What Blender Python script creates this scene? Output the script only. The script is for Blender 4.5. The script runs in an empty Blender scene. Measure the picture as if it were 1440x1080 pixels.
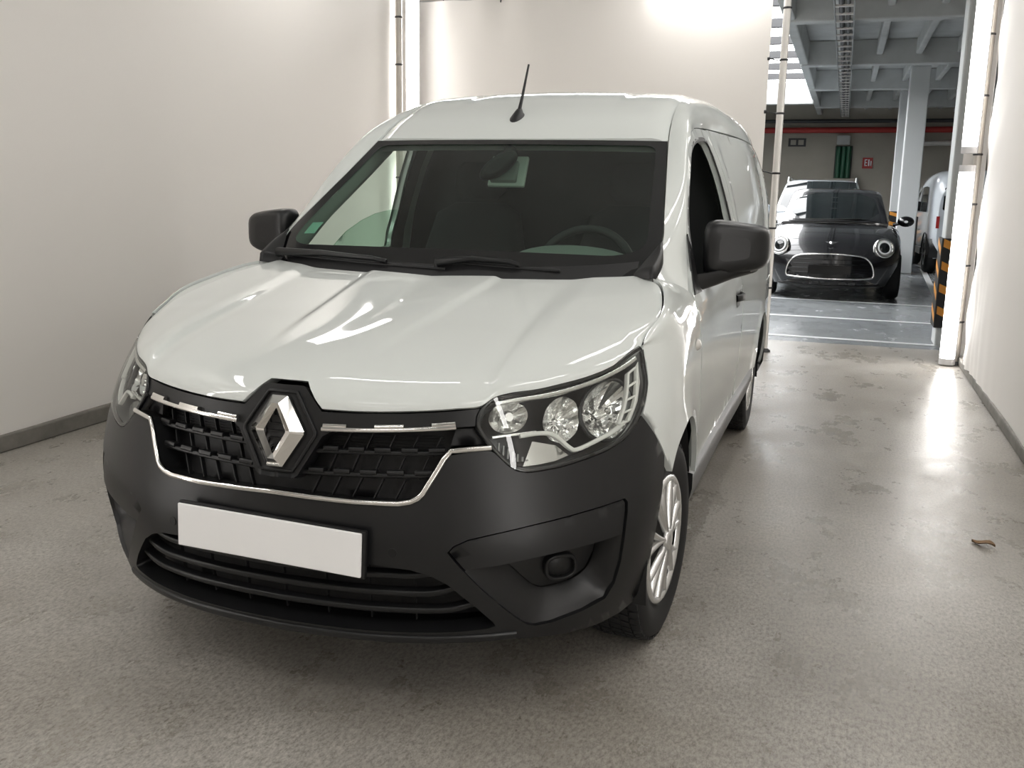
import bpy, bmesh, math, random
from mathutils import Vector, Matrix, Euler
from mathutils.geometry import delaunay_2d_cdt
random.seed(7)
R = math.radians
scene = bpy.context.scene
col = scene.collection

# ------------------------------------------------------------------ camera
cam_d = bpy.data.cameras.new('camera')
cam = bpy.data.objects.new('camera', cam_d); col.objects.link(cam)
CYAW, CPITCH, CROLL, CF = R(-18.45876), R(11.42019), R(1.00073), 1362.2365
_f = Vector((math.sin(CYAW)*math.cos(CPITCH), math.cos(CYAW)*math.cos(CPITCH), -math.sin(CPITCH)))
_r = Vector((math.cos(CYAW), -math.sin(CYAW), 0)); _u = _r.cross(_f)
_r2 = _r*math.cos(CROLL)+_u*math.sin(CROLL); _u2 = _u*math.cos(CROLL)-_r*math.sin(CROLL)
cam.matrix_world = Matrix(((_r2.x,_u2.x,-_f.x,1.28399),(_r2.y,_u2.y,-_f.y,-1.98530),(_r2.z,_u2.z,-_f.z,1.34060),(0,0,0,1)))
cam_d.sensor_width = 36.0; cam_d.lens = 36.0*CF/1440.0
cam_d.clip_start = 0.05; cam_d.clip_end = 200
scene.camera = cam

# ------------------------------------------------------------------ world (daylight above the garage skylight)
world = bpy.data.worlds.new('world'); scene.world = world; world.use_nodes = True
_bg = world.node_tree.nodes['Background']
_bg.inputs['Color'].default_value = (0.98, 0.99, 1.0, 1); _bg.inputs['Strength'].default_value = 9.5

# ------------------------------------------------------------------ exposure
scene.view_settings.view_transform = 'Standard'
scene.view_settings.look = 'None'
scene.view_settings.gamma = 1.0
scene.view_settings.use_curve_mapping = False
scene.view_settings.exposure = 0.0
TUBE_POWER = 14.5          # emission strength of the fluorescent tubes

# ------------------------------------------------------------------ helpers
def tag(o, label=None, cat=None, group=None, kind=None):
    if label: o['label'] = label
    if cat: o['category'] = cat
    if group: o['group'] = group
    if kind: o['kind'] = kind
    return o
def empty(name, loc=(0,0,0), rz=0.0):
    o = bpy.data.objects.new(name, None); col.objects.link(o)
    o.location = loc; o.rotation_euler = (0,0,rz); o.empty_display_size = .2
    return o
class MB:
    """collects faces; build() links them as ONE mesh object"""
    def __init__(s): s.v=[]; s.f=[]
    def add(s, vs, fs):
        b=len(s.v); s.v += [tuple(p) for p in vs]; s.f += [tuple(i+b for i in f) for f in fs]; return s
    def grid(s, P, cu=False, cv=False):
        n=len(P); m=len(P[0]); vs=[p for r in P for p in r]; fs=[]
        for i in range(n if cu else n-1):
            for j in range(m if cv else m-1):
                a=i*m+j; b=i*m+(j+1)%m; c=((i+1)%n)*m+(j+1)%m; d=((i+1)%n)*m+j
                fs.append((a,b,c,d))
        return s.add(vs,fs)
    def box(s, c, size, rot=None):
        x,y,z=[q/2 for q in size]; vs=[]
        for a in (-x,x):
            for b in (-y,y):
                for d in (-z,z):
                    p=Vector((a,b,d))
                    if rot: p = rot @ p
                    vs.append(p+Vector(c))
        return s.add(vs,[(0,1,3,2),(4,6,7,5),(0,4,5,1),(2,3,7,6),(0,2,6,4),(1,5,7,3)])
    def tube(s, pts, r, n=10, caps=True, sq=None):
        pts=[Vector(p) for p in pts]; rings=[]; k=len(pts)
        rr = r if isinstance(r,(list,tuple)) else [r]*k
        up=None
        for i,p in enumerate(pts):
            t=(pts[min(i+1,k-1)]-pts[max(i-1,0)]).normalized()
            if up is None:
                up = Vector((0,0,1)) if abs(t.z)<.9 else Vector((0,1,0))
            b=t.cross(up).normalized(); up=b.cross(t).normalized()
            rings.append([p+(b*math.cos(2*math.pi*j/n)+up*math.sin(2*math.pi*j/n))*rr[i] for j in range(n)])
        s.grid(rings,cv=True)
        if caps:
            s.add(rings[0],[tuple(range(n))[::-1]]); s.add(rings[-1],[tuple(range(n))])
        return s
    def lathe(s, prof, n=48, axis='x', c=(0,0,0)):
        """prof: list of (radius, along-axis)"""
        rows=[]
        for (r,a) in prof:
            row=[]
            for j in range(n):
                t=2*math.pi*j/n; q=r*math.cos(t); w=r*math.sin(t)
                p=(a,q,w) if axis=='x' else ((q,a,w) if axis=='y' else (q,w,a))
                row.append(Vector(p)+Vector(c))
            rows.append(row)
        return s.grid(rows,cv=True)
    def mirrored(s):
        m=MB(); m.v=[(-p[0],p[1],p[2]) for p in s.v]; m.f=[f[::-1] for f in s.f]; return m
    def build(s, name, mat=None, parent=None, smooth=True, weld=False, sharp=None, bevel=0):
        me=bpy.data.meshes.new(name)
        me.from_pydata(s.v,[],s.f)
        if weld or sharp:
            bm=bmesh.new(); bm.from_mesh(me)
            if weld: bmesh.ops.remove_doubles(bm,verts=bm.verts,dist=1e-4 if weld is True else weld)
            bmesh.ops.recalc_face_normals(bm,faces=bm.faces)
            if sharp:
                for e in bm.edges:
                    if len(e.link_faces)==2 and e.calc_face_angle(0)>R(sharp): e.smooth=False
            bm.to_mesh(me); bm.free()
        if smooth:
            me.polygons.foreach_set('use_smooth',[True]*len(me.polygons))
        me.update()
        o=bpy.data.objects.new(name,me); col.objects.link(o)
        if mat: me.materials.append(mat)
        if parent: o.parent=parent
        if bevel:
            b=o.modifiers.new('bevel','BEVEL'); b.width=bevel; b.segments=2; b.limit_method='ANGLE'; b.angle_limit=R(40)
        return o
def copy_tree(o, parent=None):
    c=o.copy(); col.objects.link(c); c.parent=parent
    for ch in list(o.children):
        copy_tree(ch, c)
    return c
def lerp(a,b,t): return a+(b-a)*t
def V(*a): return Vector(a)
def cr_pts(pts, n, closed=False):
    """Catmull-Rom through points (any dimension), n samples per span"""
    k=len(pts); out=[]
    spans = k if closed else k-1
    for i in range(spans):
        g=lambda j: pts[j%k] if closed else pts[max(0,min(k-1,j))]
        p0,p1,p2,p3=g(i-1),g(i),g(i+1),g(i+2)
        for q in range(n):
            t=q/n; t2=t*t; t3=t2*t
            out.append(tuple(.5*(2*b+(-a+c)*t+(2*a-5*b+4*c-d)*t2+(-a+3*b-3*c+d)*t3) for a,b,c,d in zip(p0,p1,p2,p3)))
    if not closed: out.append(tuple(pts[-1]))
    return out
def resample(pts, n):
    L=[0]
    for a,b in zip(pts,pts[1:]): L.append(L[-1]+math.dist(a,b))
    out=[]; j=0
    for i in range(n):
        d=L[-1]*i/(n-1)
        while j<len(L)-2 and L[j+1]<d: j+=1
        t=(d-L[j])/max(1e-9,L[j+1]-L[j])
        out.append(tuple(lerp(a,b,t) for a,b in zip(pts[j],pts[j+1])))
    return out
def densify(poly, seg):
    out=[]
    k=len(poly)
    for i in range(k):
        a=poly[i]; b=poly[(i+1)%k]; n=max(1,math.ceil(math.dist(a,b)/seg))
        for q in range(n): out.append((lerp(a[0],b[0],q/n),lerp(a[1],b[1],q/n)))
    return out
def inside(p, poly):
    x,y=p; c=False; j=len(poly)-1
    for i in range(len(poly)):
        xi,yi=poly[i]; xj,yj=poly[j]
        if (yi>y)!=(yj>y) and x<(xj-xi)*(y-yi)/(yj-yi)+xi: c=not c
        j=i
    return c
def cdt_panel(outline, holes, mapf, step=.03, seg=.016, rim=.014, hole_rim=None, d0=0.0):
    """2-D outline with holes -> triangulated, mapped on the surface, with a turned-in rim"""
    if hole_rim is None: hole_rim=[rim]*len(holes)
    loops=[densify(outline,seg)]+[densify(h,seg) for h in holes]
    vs=[]; es=[]; spans=[]
    for lp in loops:
        b=len(vs); vs+=lp; n=len(lp); es+=[(b+i,b+(i+1)%n) for i in range(n)]; spans.append((b,n))
    nb=len(vs)
    x0=min(p[0] for p in loops[0]); x1=max(p[0] for p in loops[0]); y0=min(p[1] for p in loops[0]); y1=max(p[1] for p in loops[0])
    bd=list(vs); cell={}
    for q in bd: cell.setdefault((int(q[0]//step),int(q[1]//step)),[]).append(q)
    y=y0+step*.5; row=0
    while y<y1:
        x=x0+step*(.5 if row%2 else .0)+step*.25
        while x<x1:
            p=(x,y)
            ci,cj=int(x//step),int(y//step); ok=True
            for a in (-1,0,1):
                for b in (-1,0,1):
                    for q in cell.get((ci+a,cj+b),()):
                        if (q[0]-x)**2+(q[1]-y)**2<(step*.5)**2: ok=False
            if ok and inside(p,loops[0]) and not any(inside(p,h) for h in loops[1:]): vs.append(p)
            x+=step
        y+=step*.87; row+=1
    ov,oe,of,_,_,_=delaunay_2d_cdt([Vector(p) for p in vs],es,[],0,1e-6)
    fs=[]
    for f in of:
        c=(sum(ov[i][0] for i in f)/len(f),sum(ov[i][1] for i in f)/len(f))
        if inside(c,loops[0]) and not any(inside(c,h) for h in loops[1:]): fs.append(tuple(f))
    m=MB(); used=sorted({i for f in fs for i in f}); mp={i:k for k,i in enumerate(used)}
    m.add([mapf(ov[i][0],ov[i][1],d0) for i in used],[tuple(mp[i] for i in f) for f in fs])
    for li,lp in enumerate(loops):
        rd = rim if li==0 else hole_rim[li-1]
        if rd:
            k=len(lp)
            rows=[[mapf(p[0],p[1],d0) for p in lp],[mapf(p[0],p[1],d0+rd) for p in lp]]
            m.grid(rows,cv=True)
    return m
def inset(poly, d):
    """shrink a polygon by d (mitred)"""
    A=sum(p[0]*q[1]-q[0]*p[1] for p,q in zip(poly,poly[1:]+poly[:1])); sg=1 if A>0 else -1; out=[]; k=len(poly)
    for i in range(k):
        p,q,r=poly[i-1],poly[i],poly[(i+1)%k]
        n1=Vector((-(q[1]-p[1]),q[0]-p[0])).normalized()*sg; n2=Vector((-(r[1]-q[1]),r[0]-q[0])).normalized()*sg
        n=(n1+n2); n=n/max(.35,n.length_squared)*2 if n.length>1e-6 else n1
        out.append((q[0]+n.x*d,q[1]+n.y*d))
    return out
def sweep(path, mapf, w, h, d0=0.0, closed=False, n=4):
    """rounded bar of width w and height h along a path drawn on a surface; d0 = depth of its foot"""
    P=[Vector(mapf(u,v,d0)) for u,v in path]; O=[Vector(mapf(u,v,d0-.01)) for u,v in path]; k=len(P); rows=[]
    ws = w if callable(w) else (lambda t: w)
    for i in range(k):
        a=P[(i-1)%k] if closed else P[max(0,i-1)]; b=P[(i+1)%k] if closed else P[min(k-1,i+1)]
        T=(b-a).normalized(); N=(O[i]-P[i]).normalized(); B=T.cross(N).normalized(); N=B.cross(T).normalized()
        ww=ws(i/(k-1)); rr=min(h,ww/2)*.6
        prof=[(-ww/2,0),(-ww/2,h-rr),(-ww/2+rr*.3,h-rr*.3),(-ww/2+rr,h),(ww/2-rr,h),(ww/2-rr*.3,h-rr*.3),(ww/2,h-rr),(ww/2,0)]
        rows.append([P[i]+B*q[0]+N*q[1] for q in prof])
    m=MB(); m.grid(rows,cu=closed)
    if not closed:
        for r_ in (rows[0],rows[-1]): m.add(r_,[tuple(range(len(r_)))])
    return m

# ------------------------------------------------------------------ materials
def mat(name, base, rough=.5, metal=0.0, coat=0.0, spec=.5, emit=None, estr=0.0, trans=0.0, alpha=1.0):
    m=bpy.data.materials.new(name); m.use_nodes=True; b=m.node_tree.nodes['Principled BSDF']
    b.inputs['Base Color'].default_value=(*base,1); b.inputs['Roughness'].default_value=rough; b.inputs['Metallic'].default_value=metal
    b.inputs['Coat Weight'].default_value=coat; b.inputs['Coat Roughness'].default_value=.03; b.inputs['Specular IOR Level'].default_value=spec
    if emit: b.inputs['Emission Color'].default_value=(*emit,1); b.inputs['Emission Strength'].default_value=estr
    b.inputs['Transmission Weight'].default_value=trans; b.inputs['Alpha'].default_value=alpha
    return m
def nodes(m): return m.node_tree.nodes, m.node_tree.links, m.node_tree.nodes['Principled BSDF']
def noise_tex(nt, scale, detail=4, rough=.6, coord='Object', mapping=None):
    tc=nt.nodes.new('ShaderNodeTexCoord'); t=nt.nodes.new('ShaderNodeTexNoise')
    t.inputs['Scale'].default_value=scale; t.inputs['Detail'].default_value=detail; t.inputs['Roughness'].default_value=rough
    if mapping:
        mp=nt.nodes.new('ShaderNodeMapping'); mp.inputs['Scale'].default_value=mapping
        nt.links.new(tc.outputs[coord],mp.inputs['Vector']); nt.links.new(mp.outputs['Vector'],t.inputs['Vector'])
    else: nt.links.new(tc.outputs[coord],t.inputs['Vector'])
    return t
def ramp(nt, src, stops):
    r=nt.nodes.new('ShaderNodeValToRGB'); el=r.color_ramp.elements
    while len(el)<len(stops): el.new(.5)
    for e,(p,c) in zip(el,stops): e.position=p; e.color=(*c,1)
    nt.links.new(src,r.inputs['Fac']); return r
def bump(m, src, strength=.1, dist=.01):
    nt=m.node_tree; b=nt.nodes.new('ShaderNodeBump'); b.inputs['Strength'].default_value=strength; b.inputs['Distance'].default_value=dist
    nt.links.new(src,b.inputs['Height']); nt.links.new(b.outputs['Normal'],nt.nodes['Principled BSDF'].inputs['Normal'])
def glass(name, tint, rough=.0, refl=1.0):
    """thin sheet of glass: tinted straight-through light plus a fresnel mirror"""
    m=bpy.data.materials.new(name); m.use_nodes=True; nt=m.node_tree; nt.nodes.clear()
    o=nt.nodes.new('ShaderNodeOutputMaterial'); t=nt.nodes.new('ShaderNodeBsdfTransparent'); g=nt.nodes.new('ShaderNodeBsdfGlossy')
    fr=nt.nodes.new('ShaderNodeLayerWeight'); mx=nt.nodes.new('ShaderNodeMixShader'); mu=nt.nodes.new('ShaderNodeMath')
    fr.inputs['Blend'].default_value=.5; pw=nt.nodes.new('ShaderNodeMath'); pw.operation='POWER'; pw.inputs[1].default_value=5.0
    sc=nt.nodes.new('ShaderNodeMath'); sc.operation='MULTIPLY_ADD'; sc.inputs[1].default_value=.94; sc.inputs[2].default_value=.06
    nt.links.new(fr.outputs['Facing'],pw.inputs[0]); nt.links.new(pw.outputs[0],sc.inputs[0])
    mu.operation='MULTIPLY'; mu.inputs[1].default_value=refl
    t.inputs['Color'].default_value=(*tint,1); g.inputs['Roughness'].default_value=rough; 
    nt.links.new(sc.outputs[0],mu.inputs[0]); nt.links.new(mu.outputs[0],mx.inputs[0])
    nt.links.new(t.outputs[0],mx.inputs[1]); nt.links.new(g.outputs[0],mx.inputs[2]); nt.links.new(mx.outputs[0],o.inputs['Surface'])
    return m
M={}
M['paint']=mat('white_paint',(.72,.755,.735),.55,coat=1.0,spec=.15)
M['plastic']=mat('grained_dark_plastic',(.010,.0103,.0112),.33,spec=.46)
_t=noise_tex(M['plastic'].node_tree,900,2); bump(M['plastic'],_t.outputs['Fac'],.12,.001)
M['plastic_smooth']=mat('smooth_dark_plastic',(.009,.0093,.010),.36,spec=.42)
M['black']=mat('deep_black_plastic',(.006,.006,.007),.5)
M['gloss_black']=mat('gloss_black',(.006,.006,.007),.12)
M['chrome']=mat('chrome',(.82,.81,.79),.09,metal=1.0)
M['satin']=mat('satin_silver',(.72,.72,.70),.24,metal=1.0)
M['reflector']=mat('lamp_reflector',(.88,.88,.87),.16,metal=1.0)
M['lampwhite']=mat('cream_light_guide',(.80,.80,.76),.2,coat=.8)
M['lampgrey']=mat('lamp_grey_trim',(.30,.305,.30),.3,metal=.6)
M['lampdark']=mat('lamp_dark_housing',(.045,.045,.047),.2,metal=.6)
M['rubber']=mat('tyre_rubber',(.011,.011,.012),.72)
M['hubcap']=mat('silver_hubcap',(.74,.74,.735),.27,metal=.85)
M['hubdark']=mat('hubcap_recess',(.02,.02,.02),.5)
M['plate']=mat('blank_white_plate',(.97,.97,.97),.4)
M['glass']=glass('windscreen_glass',(.62,.76,.68))
M['glass_side']=glass('side_glass',(.62,.80,.70))
M['lens']=glass('headlight_lens',(.93,.95,.94),refl=.9)
M['cabin']=mat('cabin_dark_trim',(.022,.024,.025),.6)
M['cabin_mid']=mat('cabin_grey_trim',(.20,.215,.205),.65)
M['cabin_light']=mat('cabin_pale_trim',(.48,.50,.47),.6)
M['seat']=mat('seat_fabric',(.022,.024,.026),.85)
M['under']=mat('underbody',(.01,.01,.01),.8)
M['amber']=mat('repeater_lens',(.72,.70,.66),.15,coat=.6)
M['seam']=mat('shut_line',(.02,.02,.02),.7)
# windscreen sticker: small green and white badge
M['sticker']=mat('sticker',(.35,.62,.50),.5)
# ================================================================== the white van
def interp(K,V,x):
    """smooth (non-uniform Hermite) interpolation of scalar list V at knots K"""
    n=len(K)
    if x<=K[0]: i=0
    elif x>=K[-1]: i=n-2
    else:
        i=0
        while x>K[i+1]: i+=1
    h=K[i+1]-K[i]; t=(x-K[i])/h
    def m(j):
        if j==0: return (V[1]-V[0])/(K[1]-K[0])
        if j==n-1: return (V[-1]-V[-2])/(K[-1]-K[-2])
        a=(V[j]-V[j-1])/(K[j]-K[j-1]); b=(V[j+1]-V[j])/(K[j+1]-K[j])
        ha=K[j]-K[j-1]; hb=K[j+1]-K[j]
        return (a*hb+b*ha)/(ha+hb)
    if t<0: return V[0]+m(0)*(x-K[0])
    if t>1: return V[-1]+m(n-1)*(x-K[-1])
    t2=t*t;t3=t2*t
    return (2*t3-3*t2+1)*V[i]+(t3-2*t2+t)*h*m(i)+(-2*t3+3*t2)*V[i+1]+(t3-t2)*h*m(i+1)
# front wrap-around surface: parameters s (around the nose, 0 = centre line), z (height)
FS=[0,.13,.30,.45,.58,.70,.82,.94,1.06,1.20]
FZ=[.14,.24,.36,.47,.58,.68,.77,.86,.96]
FX=[ # x at (z,s)
[0,.13,.297,.440,.560,.662,.745,.802,.832,.842],
[0,.13,.298,.444,.566,.672,.762,.825,.855,.862],
[0,.13,.299,.446,.570,.680,.775,.842,.872,.880],
[0,.13,.299,.446,.571,.682,.778,.848,.880,.888],
[0,.13,.299,.446,.570,.678,.774,.846,.880,.890],
[0,.13,.299,.445,.566,.672,.766,.838,.875,.888],
[0,.13,.298,.443,.562,.664,.752,.824,.864,.880],
[0,.13,.297,.440,.556,.654,.738,.805,.845,.862],
[0,.13,.297,.438,.550,.645,.725,.785,.822,.840],
]
FY=[
[.055,.060,.082,.128,.200,.290,.395,.500,.615,.755],
[.020,.026,.050,.098,.165,.250,.350,.455,.570,.71],
[.002,.008,.030,.074,.138,.215,.310,.415,.530,.67],
[-.006,.000,.020,.060,.122,.196,.290,.395,.510,.65],
[.004,.010,.034,.076,.138,.214,.306,.408,.522,.66],
[.026,.032,.058,.102,.166,.244,.336,.436,.548,.68],
[.044,.051,.080,.128,.196,.280,.375,.475,.584,.71],
[.072,.080,.112,.164,.238,.328,.428,.530,.640,.76],
[.120,.130,.165,.220,.300,.395,.500,.605,.715,.83],
]
def front(s,z):
    sg=1 if s>=0 else -1; a=abs(s)
    x=interp(FZ,[interp(FS,r,a) for r in FX],z); y=interp(FZ,[interp(FS,r,a) for r in FY],z)
    return (sg*x,y,z)
SY=[.5,.8,1.1,1.5,2.0,2.25,2.8,3.4,3.9,4.35]
SZ=[.18,.30,.45,.60,.75,.88,.96,1.02,1.12,1.226,1.35,1.485,1.60,1.68]
SX=[
[.80,.80,.80,.80,.80,.80,.80,.80,.80,.78],
[.852,.855,.855,.855,.855,.855,.86,.862,.862,.83],
[.876,.886,.876,.870,.872,.874,.88,.89,.89,.86],
[.886,.893,.882,.876,.878,.880,.885,.893,.895,.87],
[.873,.886,.881,.878,.880,.882,.888,.893,.893,.872],
[.843,.866,.872,.873,.876,.879,.884,.888,.888,.87],
[.812,.838,.853,.862,.866,.870,.876,.881,.881,.865],
[.785,.800,.826,.842,.852,.857,.866,.872,.873,.858],
[.745,.765,.785,.810,.838,.847,.858,.866,.866,.85],
[.71,.73,.745,.768,.797,.808,.838,.857,.857,.84],
[.68,.69,.71,.733,.762,.774,.808,.835,.835,.82],
[.65,.66,.68,.70,.718,.726,.762,.802,.80,.78],
[.60,.62,.64,.66,.674,.676,.706,.750,.75,.73],
[.56,.58,.60,.60,.63,.640,.670,.702,.70,.68]]
def SP(y,z,d=0.0):
    f=lambda a,b: interp(SZ,[interp(SY,r,a) for r in SX],b)
    x=f(y,z); e=.004
    n=Vector((1,-(f(y+e,z)-x)/e,-(f(y,z+e)-x)/e)).normalized()
    return Vector((x,y,z))-n*d
def FP(s,z,d=0.0):
    p=Vector(front(s,z)); e=.004
    n=(Vector(front(s+e,z))-p).cross(Vector(front(s,z+e))-p).normalized()
    return p-n*d
def both(name, mb, m, parent, **k):
    a=mb.build(name,m,parent,**k); b=mb.mirrored().build(name,m,parent,**k); return a,b
def sym(right):
    """close a right half outline (first and last point on the centre line) with its mirror image"""
    return list(right)+[(-s,z) for s,z in right[::-1] if s>1e-6]

van=empty('delivery_van',(0,.826,0))
VO=Vector((0,.826,0))
def vput(o):      # parts are written in scene coordinates, the van's Empty stands under its front axle
    o.matrix_parent_inverse=Matrix.Translation(-VO); return o
tag(van,'large white delivery van with dark plastic bumper parked in the white tent','van')

HL=[(0.944,0.927),(0.841,0.89),(0.761,0.871),(0.689,0.86),(0.624,0.851),(0.561,0.845),(0.525,0.836),(0.505,0.82),(0.495,0.797),(0.495,0.773),(0.511,0.748),(0.54,0.714),(0.573,0.683),(0.595,0.67),(0.623,0.664),(0.657,0.666),(0.701,0.671),(0.767,0.684),(0.826,0.698),(0.875,0.717),(0.917,0.747),(0.955,0.796),(0.972,0.838),(0.962,0.887)]

# ---- hood
def hood_edge(u):
    """front edge (without the badge notch) u 0..1 from centre line to headlight tip"""
    P=[(0,.803),(.113,.804),(.199,.804),(.313,.808),(.438,.816),(.500,.822),(.528,.840),(.561,.848),(.624,.854),(.689,.863),(.761,.874),(.841,.893),(.944,.930)]
    K=[0,.09,.16,.26,.37,.43,.47,.51,.58,.66,.75,.86,1.0]
    return FP(interp(K,[p[0] for p in P],u),interp(K,[p[1] for p in P],u),0.0)
SEAM=cr_pts([(.792,.582,.930),(.792,.645,.955),(.806,.76,.994),(.790,.90,1.026),(.750,1.05,1.058),(.680,1.135,1.072)],8)
def seam(t): 
    i=t*(len(SEAM)-1); j=min(int(i),len(SEAM)-2); return Vector(tuple(lerp(a,b,i-j) for a,b in zip(SEAM[j],SEAM[j+1])))
def hood_rear(u):
    x=.68*math.sin(u*math.pi/2)**.9 if u>0 else 0
    r=x/.68
    return Vector((x,.995+.14*r**2.6,1.050+.010*(1-(2*r-1)**2)+.022*r**4))
def hood_pt(u,t):
    def bez(u):
        a=hood_edge(u); d=hood_rear(u)
        k=(1-u)**.7
        p1=a+Vector(((d.x-a.x)*.10,lerp(.06,.006,k),lerp(.02,.122,k)))
        L=d.y-a.y
        p2=d+Vector(((a.x-d.x)*.35,-.52*L,-.085*L-.012))
        return a*(1-t)**3+p1*3*t*(1-t)**2+p2*3*t*t*(1-t)+d*t**3
    p=bez(u); w=u**3
    if w>1e-4: p=p+(seam(t)-bez(1.0))*w
    # pressed centre field between two soft creases
    ax=abs(p.x); fade=max(0,min(1,(p.y-.22)/.35)); xr=.118+.10*max(0,min(1,p.y))
    q=max(0,min(1,(ax-xr)/.030)); q=q*q*(3-2*q)
    p.z += -.009*fade*q
    # soft outer flute
    g=max(0,min(1,(ax-.46)/.09)); g=g*g*(3-2*g); h=max(0,min(1,(p.y-.30)/.3))*(1-max(0,min(1,(u-.86)/.14)))
    p.z += .007*g*h
    return p
T0=0.0
while hood_pt(0,T0).z<.861: T0+=.002
def hood_t0(x):
    """start of the hood along its length: cut back around the badge"""
    ax=abs(x)
    if ax<=.052: return T0
    if ax<.113: return T0*(1-(ax-.052)/.061)
    return 0.0
us=[0,.02,.0415,.055,.07,.08,.09]+[.09+.91*i/110 for i in range(1,111)]
rows=[]
for u in [-a for a in us[:0:-1]]+us:
    au=abs(u); x0=hood_edge(au).x; t0=hood_t0(x0); row=[]
    for k in range(37):
        k1=k/36; tt=t0+(1-t0)*(k1**1.25); p=hood_pt(au,tt); row.append(Vector((p.x*(1 if u>=0 else -1),p.y,p.z)))
    rows.append(row)
m=MB(); m.grid(rows)
# turned-in front lip, sides and rear edge
fr=[r[0] for r in rows]; m.grid([fr,[p+Vector((0,.012,-.006)) for p in fr],[p+Vector((0,.05,-.012)) for p in fr]])
for e in (rows[0],rows[-1]): m.grid([e,[p+Vector((-.012*(1 if p.x>0 else -1),0,-.014)) for p in e]])
re=[r[-1] for r in rows]; m.grid([re,[p+Vector((0,.004,-.015)) for p in re]])
vput(m.build('hood',M['paint'],van))

# ---- front fenders: side wall with wheel arch, plus the shoulder up to the hood seam
AXF,AXR,WR,WZ=.826,3.638,.305,.303
def arch(cy,r,a0,a1,n=26): return [(cy+r*math.cos(R(a0+(a1-a0)*i/(n-1))),WZ+.012+r*math.sin(R(a0+(a1-a0)*i/(n-1)))) for i in range(n)]
SHO=[(.583,.9285),(.66,.925),(.75,.925),(.90,.935),(1.05,.958),(1.205,.990)]
# lower front corner where fender meets the bumper and headlight, in side view (y,z)
bf=[]
for s,z in [(.950,.918),(.968,.885),(.976,.838),(.962,.80),(.945,.768),(1.0,.71),(1.07,.640)]:
    p=front(s,z); bf.append((p[1],p[2]))
DOORF=[(1.205,.990),(1.19,.96),(1.185,.86),(1.20,.70),(1.21,.55),(1.215,.47),(1.211,.42)]
a=arch(AXF,.366,17,132)
outl=SHO+DOORF[1:]+[(1.18,.42)]+a[1:]+bf[::-1]
def fend_map(y,z,d):
    # near the nose the fender follows the front wrap, then blends into the side wall
    p=SP(y,z,d)
    w=max(0,min(1,(y-.62)/.25)); w=w*w*(3-2*w)
    if w<1:
        # find s with front(s,z).y == y
        lo,hi=.6,1.35
        for _ in range(22):
            mid=(lo+hi)/2
            if front(mid,z)[1]<y: lo=mid
            else: hi=mid
        q=FP((lo+hi)/2,z,d); p=q.lerp(p,w); p.y=p.y
    # rolled arch lip
    rr=math.hypot(y-AXF,z-WZ-.012)
    if rr<.44 and z>.25:
        k=(.44-rr)/.074; p=p+Vector((.008*min(1,max(0,k))**2,0,0))
    return p
m=cdt_panel(outl,[],fend_map,step=.03,seg=.018,rim=.016)
shp=resample(cr_pts(SHO,6),25); sh=[fend_map(y,z,0) for y,z in shp]
sm=[seam(i/24)+Vector((.005,0,.0)) for i in range(25)]
rowsF=[]
for i in range(25):
    A=sh[i]; B=sm[i]; row=[]; y_,z_=shp[i]
    L=(B-A).length; T0=(fend_map(y_,z_+.006,0)-fend_map(y_,z_-.006,0)).normalized()*L; T1=Vector((-.93,.10,.22)).normalized()*L*.9
    for k in range(11):
        t=k/10; t2=t*t; t3=t2*t
        row.append(A*(2*t3-3*t2+1)+T0*(t3-2*t2+t)+B*(-2*t3+3*t2)+T1*(t3-t2))
    rowsF.append(row)
m.grid(rowsF)
m.grid([[r_[-1] for r_ in rowsF],[r_[-1]+Vector((.001,0,-.03)) for r_ in rowsF]])
for o in both('front_fender',m,M['paint'],van,weld=.002,sharp=50): vput(o)

# ---- windscreen edge / roof ditch (inner curve) and door-frame edge (outer curve)
IN=[(.68,1.135,1.072),(.716,1.275,1.161),(.69,1.45,1.272),(.655,1.66,1.402),(.622,1.86,1.530),(.607,2.0,1.615),(.597,2.15,1.675),(.592,2.3,1.718),(.592,2.6,1.755),(.596,3.0,1.775),(.596,3.6,1.775),(.585,4.0,1.764),(.56,4.3,1.735)]
OUT=[(.822,1.205,1.02),(.795,1.33,1.10),(.768,1.45,1.215),(.738,1.61,1.36),(.708,1.78,1.49),(.700,1.90,1.548),(.680,2.10,1.592),(.674,2.46,1.613),(.694,2.75,1.617),(.728,3.1,1.617),(.750,3.6,1.615),(.745,4.0,1.61),(.72,4.3,1.60)]
NI=8
inC=[Vector(p) for p in cr_pts(IN,NI)]; outC=[Vector(p) for p in cr_pts(OUT,NI)]
rowsP=[]
for i,(A,B) in enumerate(zip(inC,outC)):
    t=i/NI
    b=lerp(.006,.016,min(1,t/4)) if t<4 else lerp(.016,.032,min(1,(t-4)/3))
    nrm=Vector((.72,-.15 if t<4 else 0,.68)).normalized(); row=[]
    for k in range(9):
        q=k/8; row.append(A.lerp(B,q)+nrm*b*math.sin(math.pi*q)**.8)
    rowsP.append(row)
m=MB(); m.grid(rowsP)
m.grid([[r[0] for r in rowsP],[r[0]+Vector((-.004,.006,-.016)) for r in rowsP]])
m.grid([[r[-1] for r in rowsP],[r[-1]+Vector((-.014,0,-.004)) for r in rowsP]])
for o in both('roof_pillar',m,M['paint'],van): vput(o)

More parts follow.
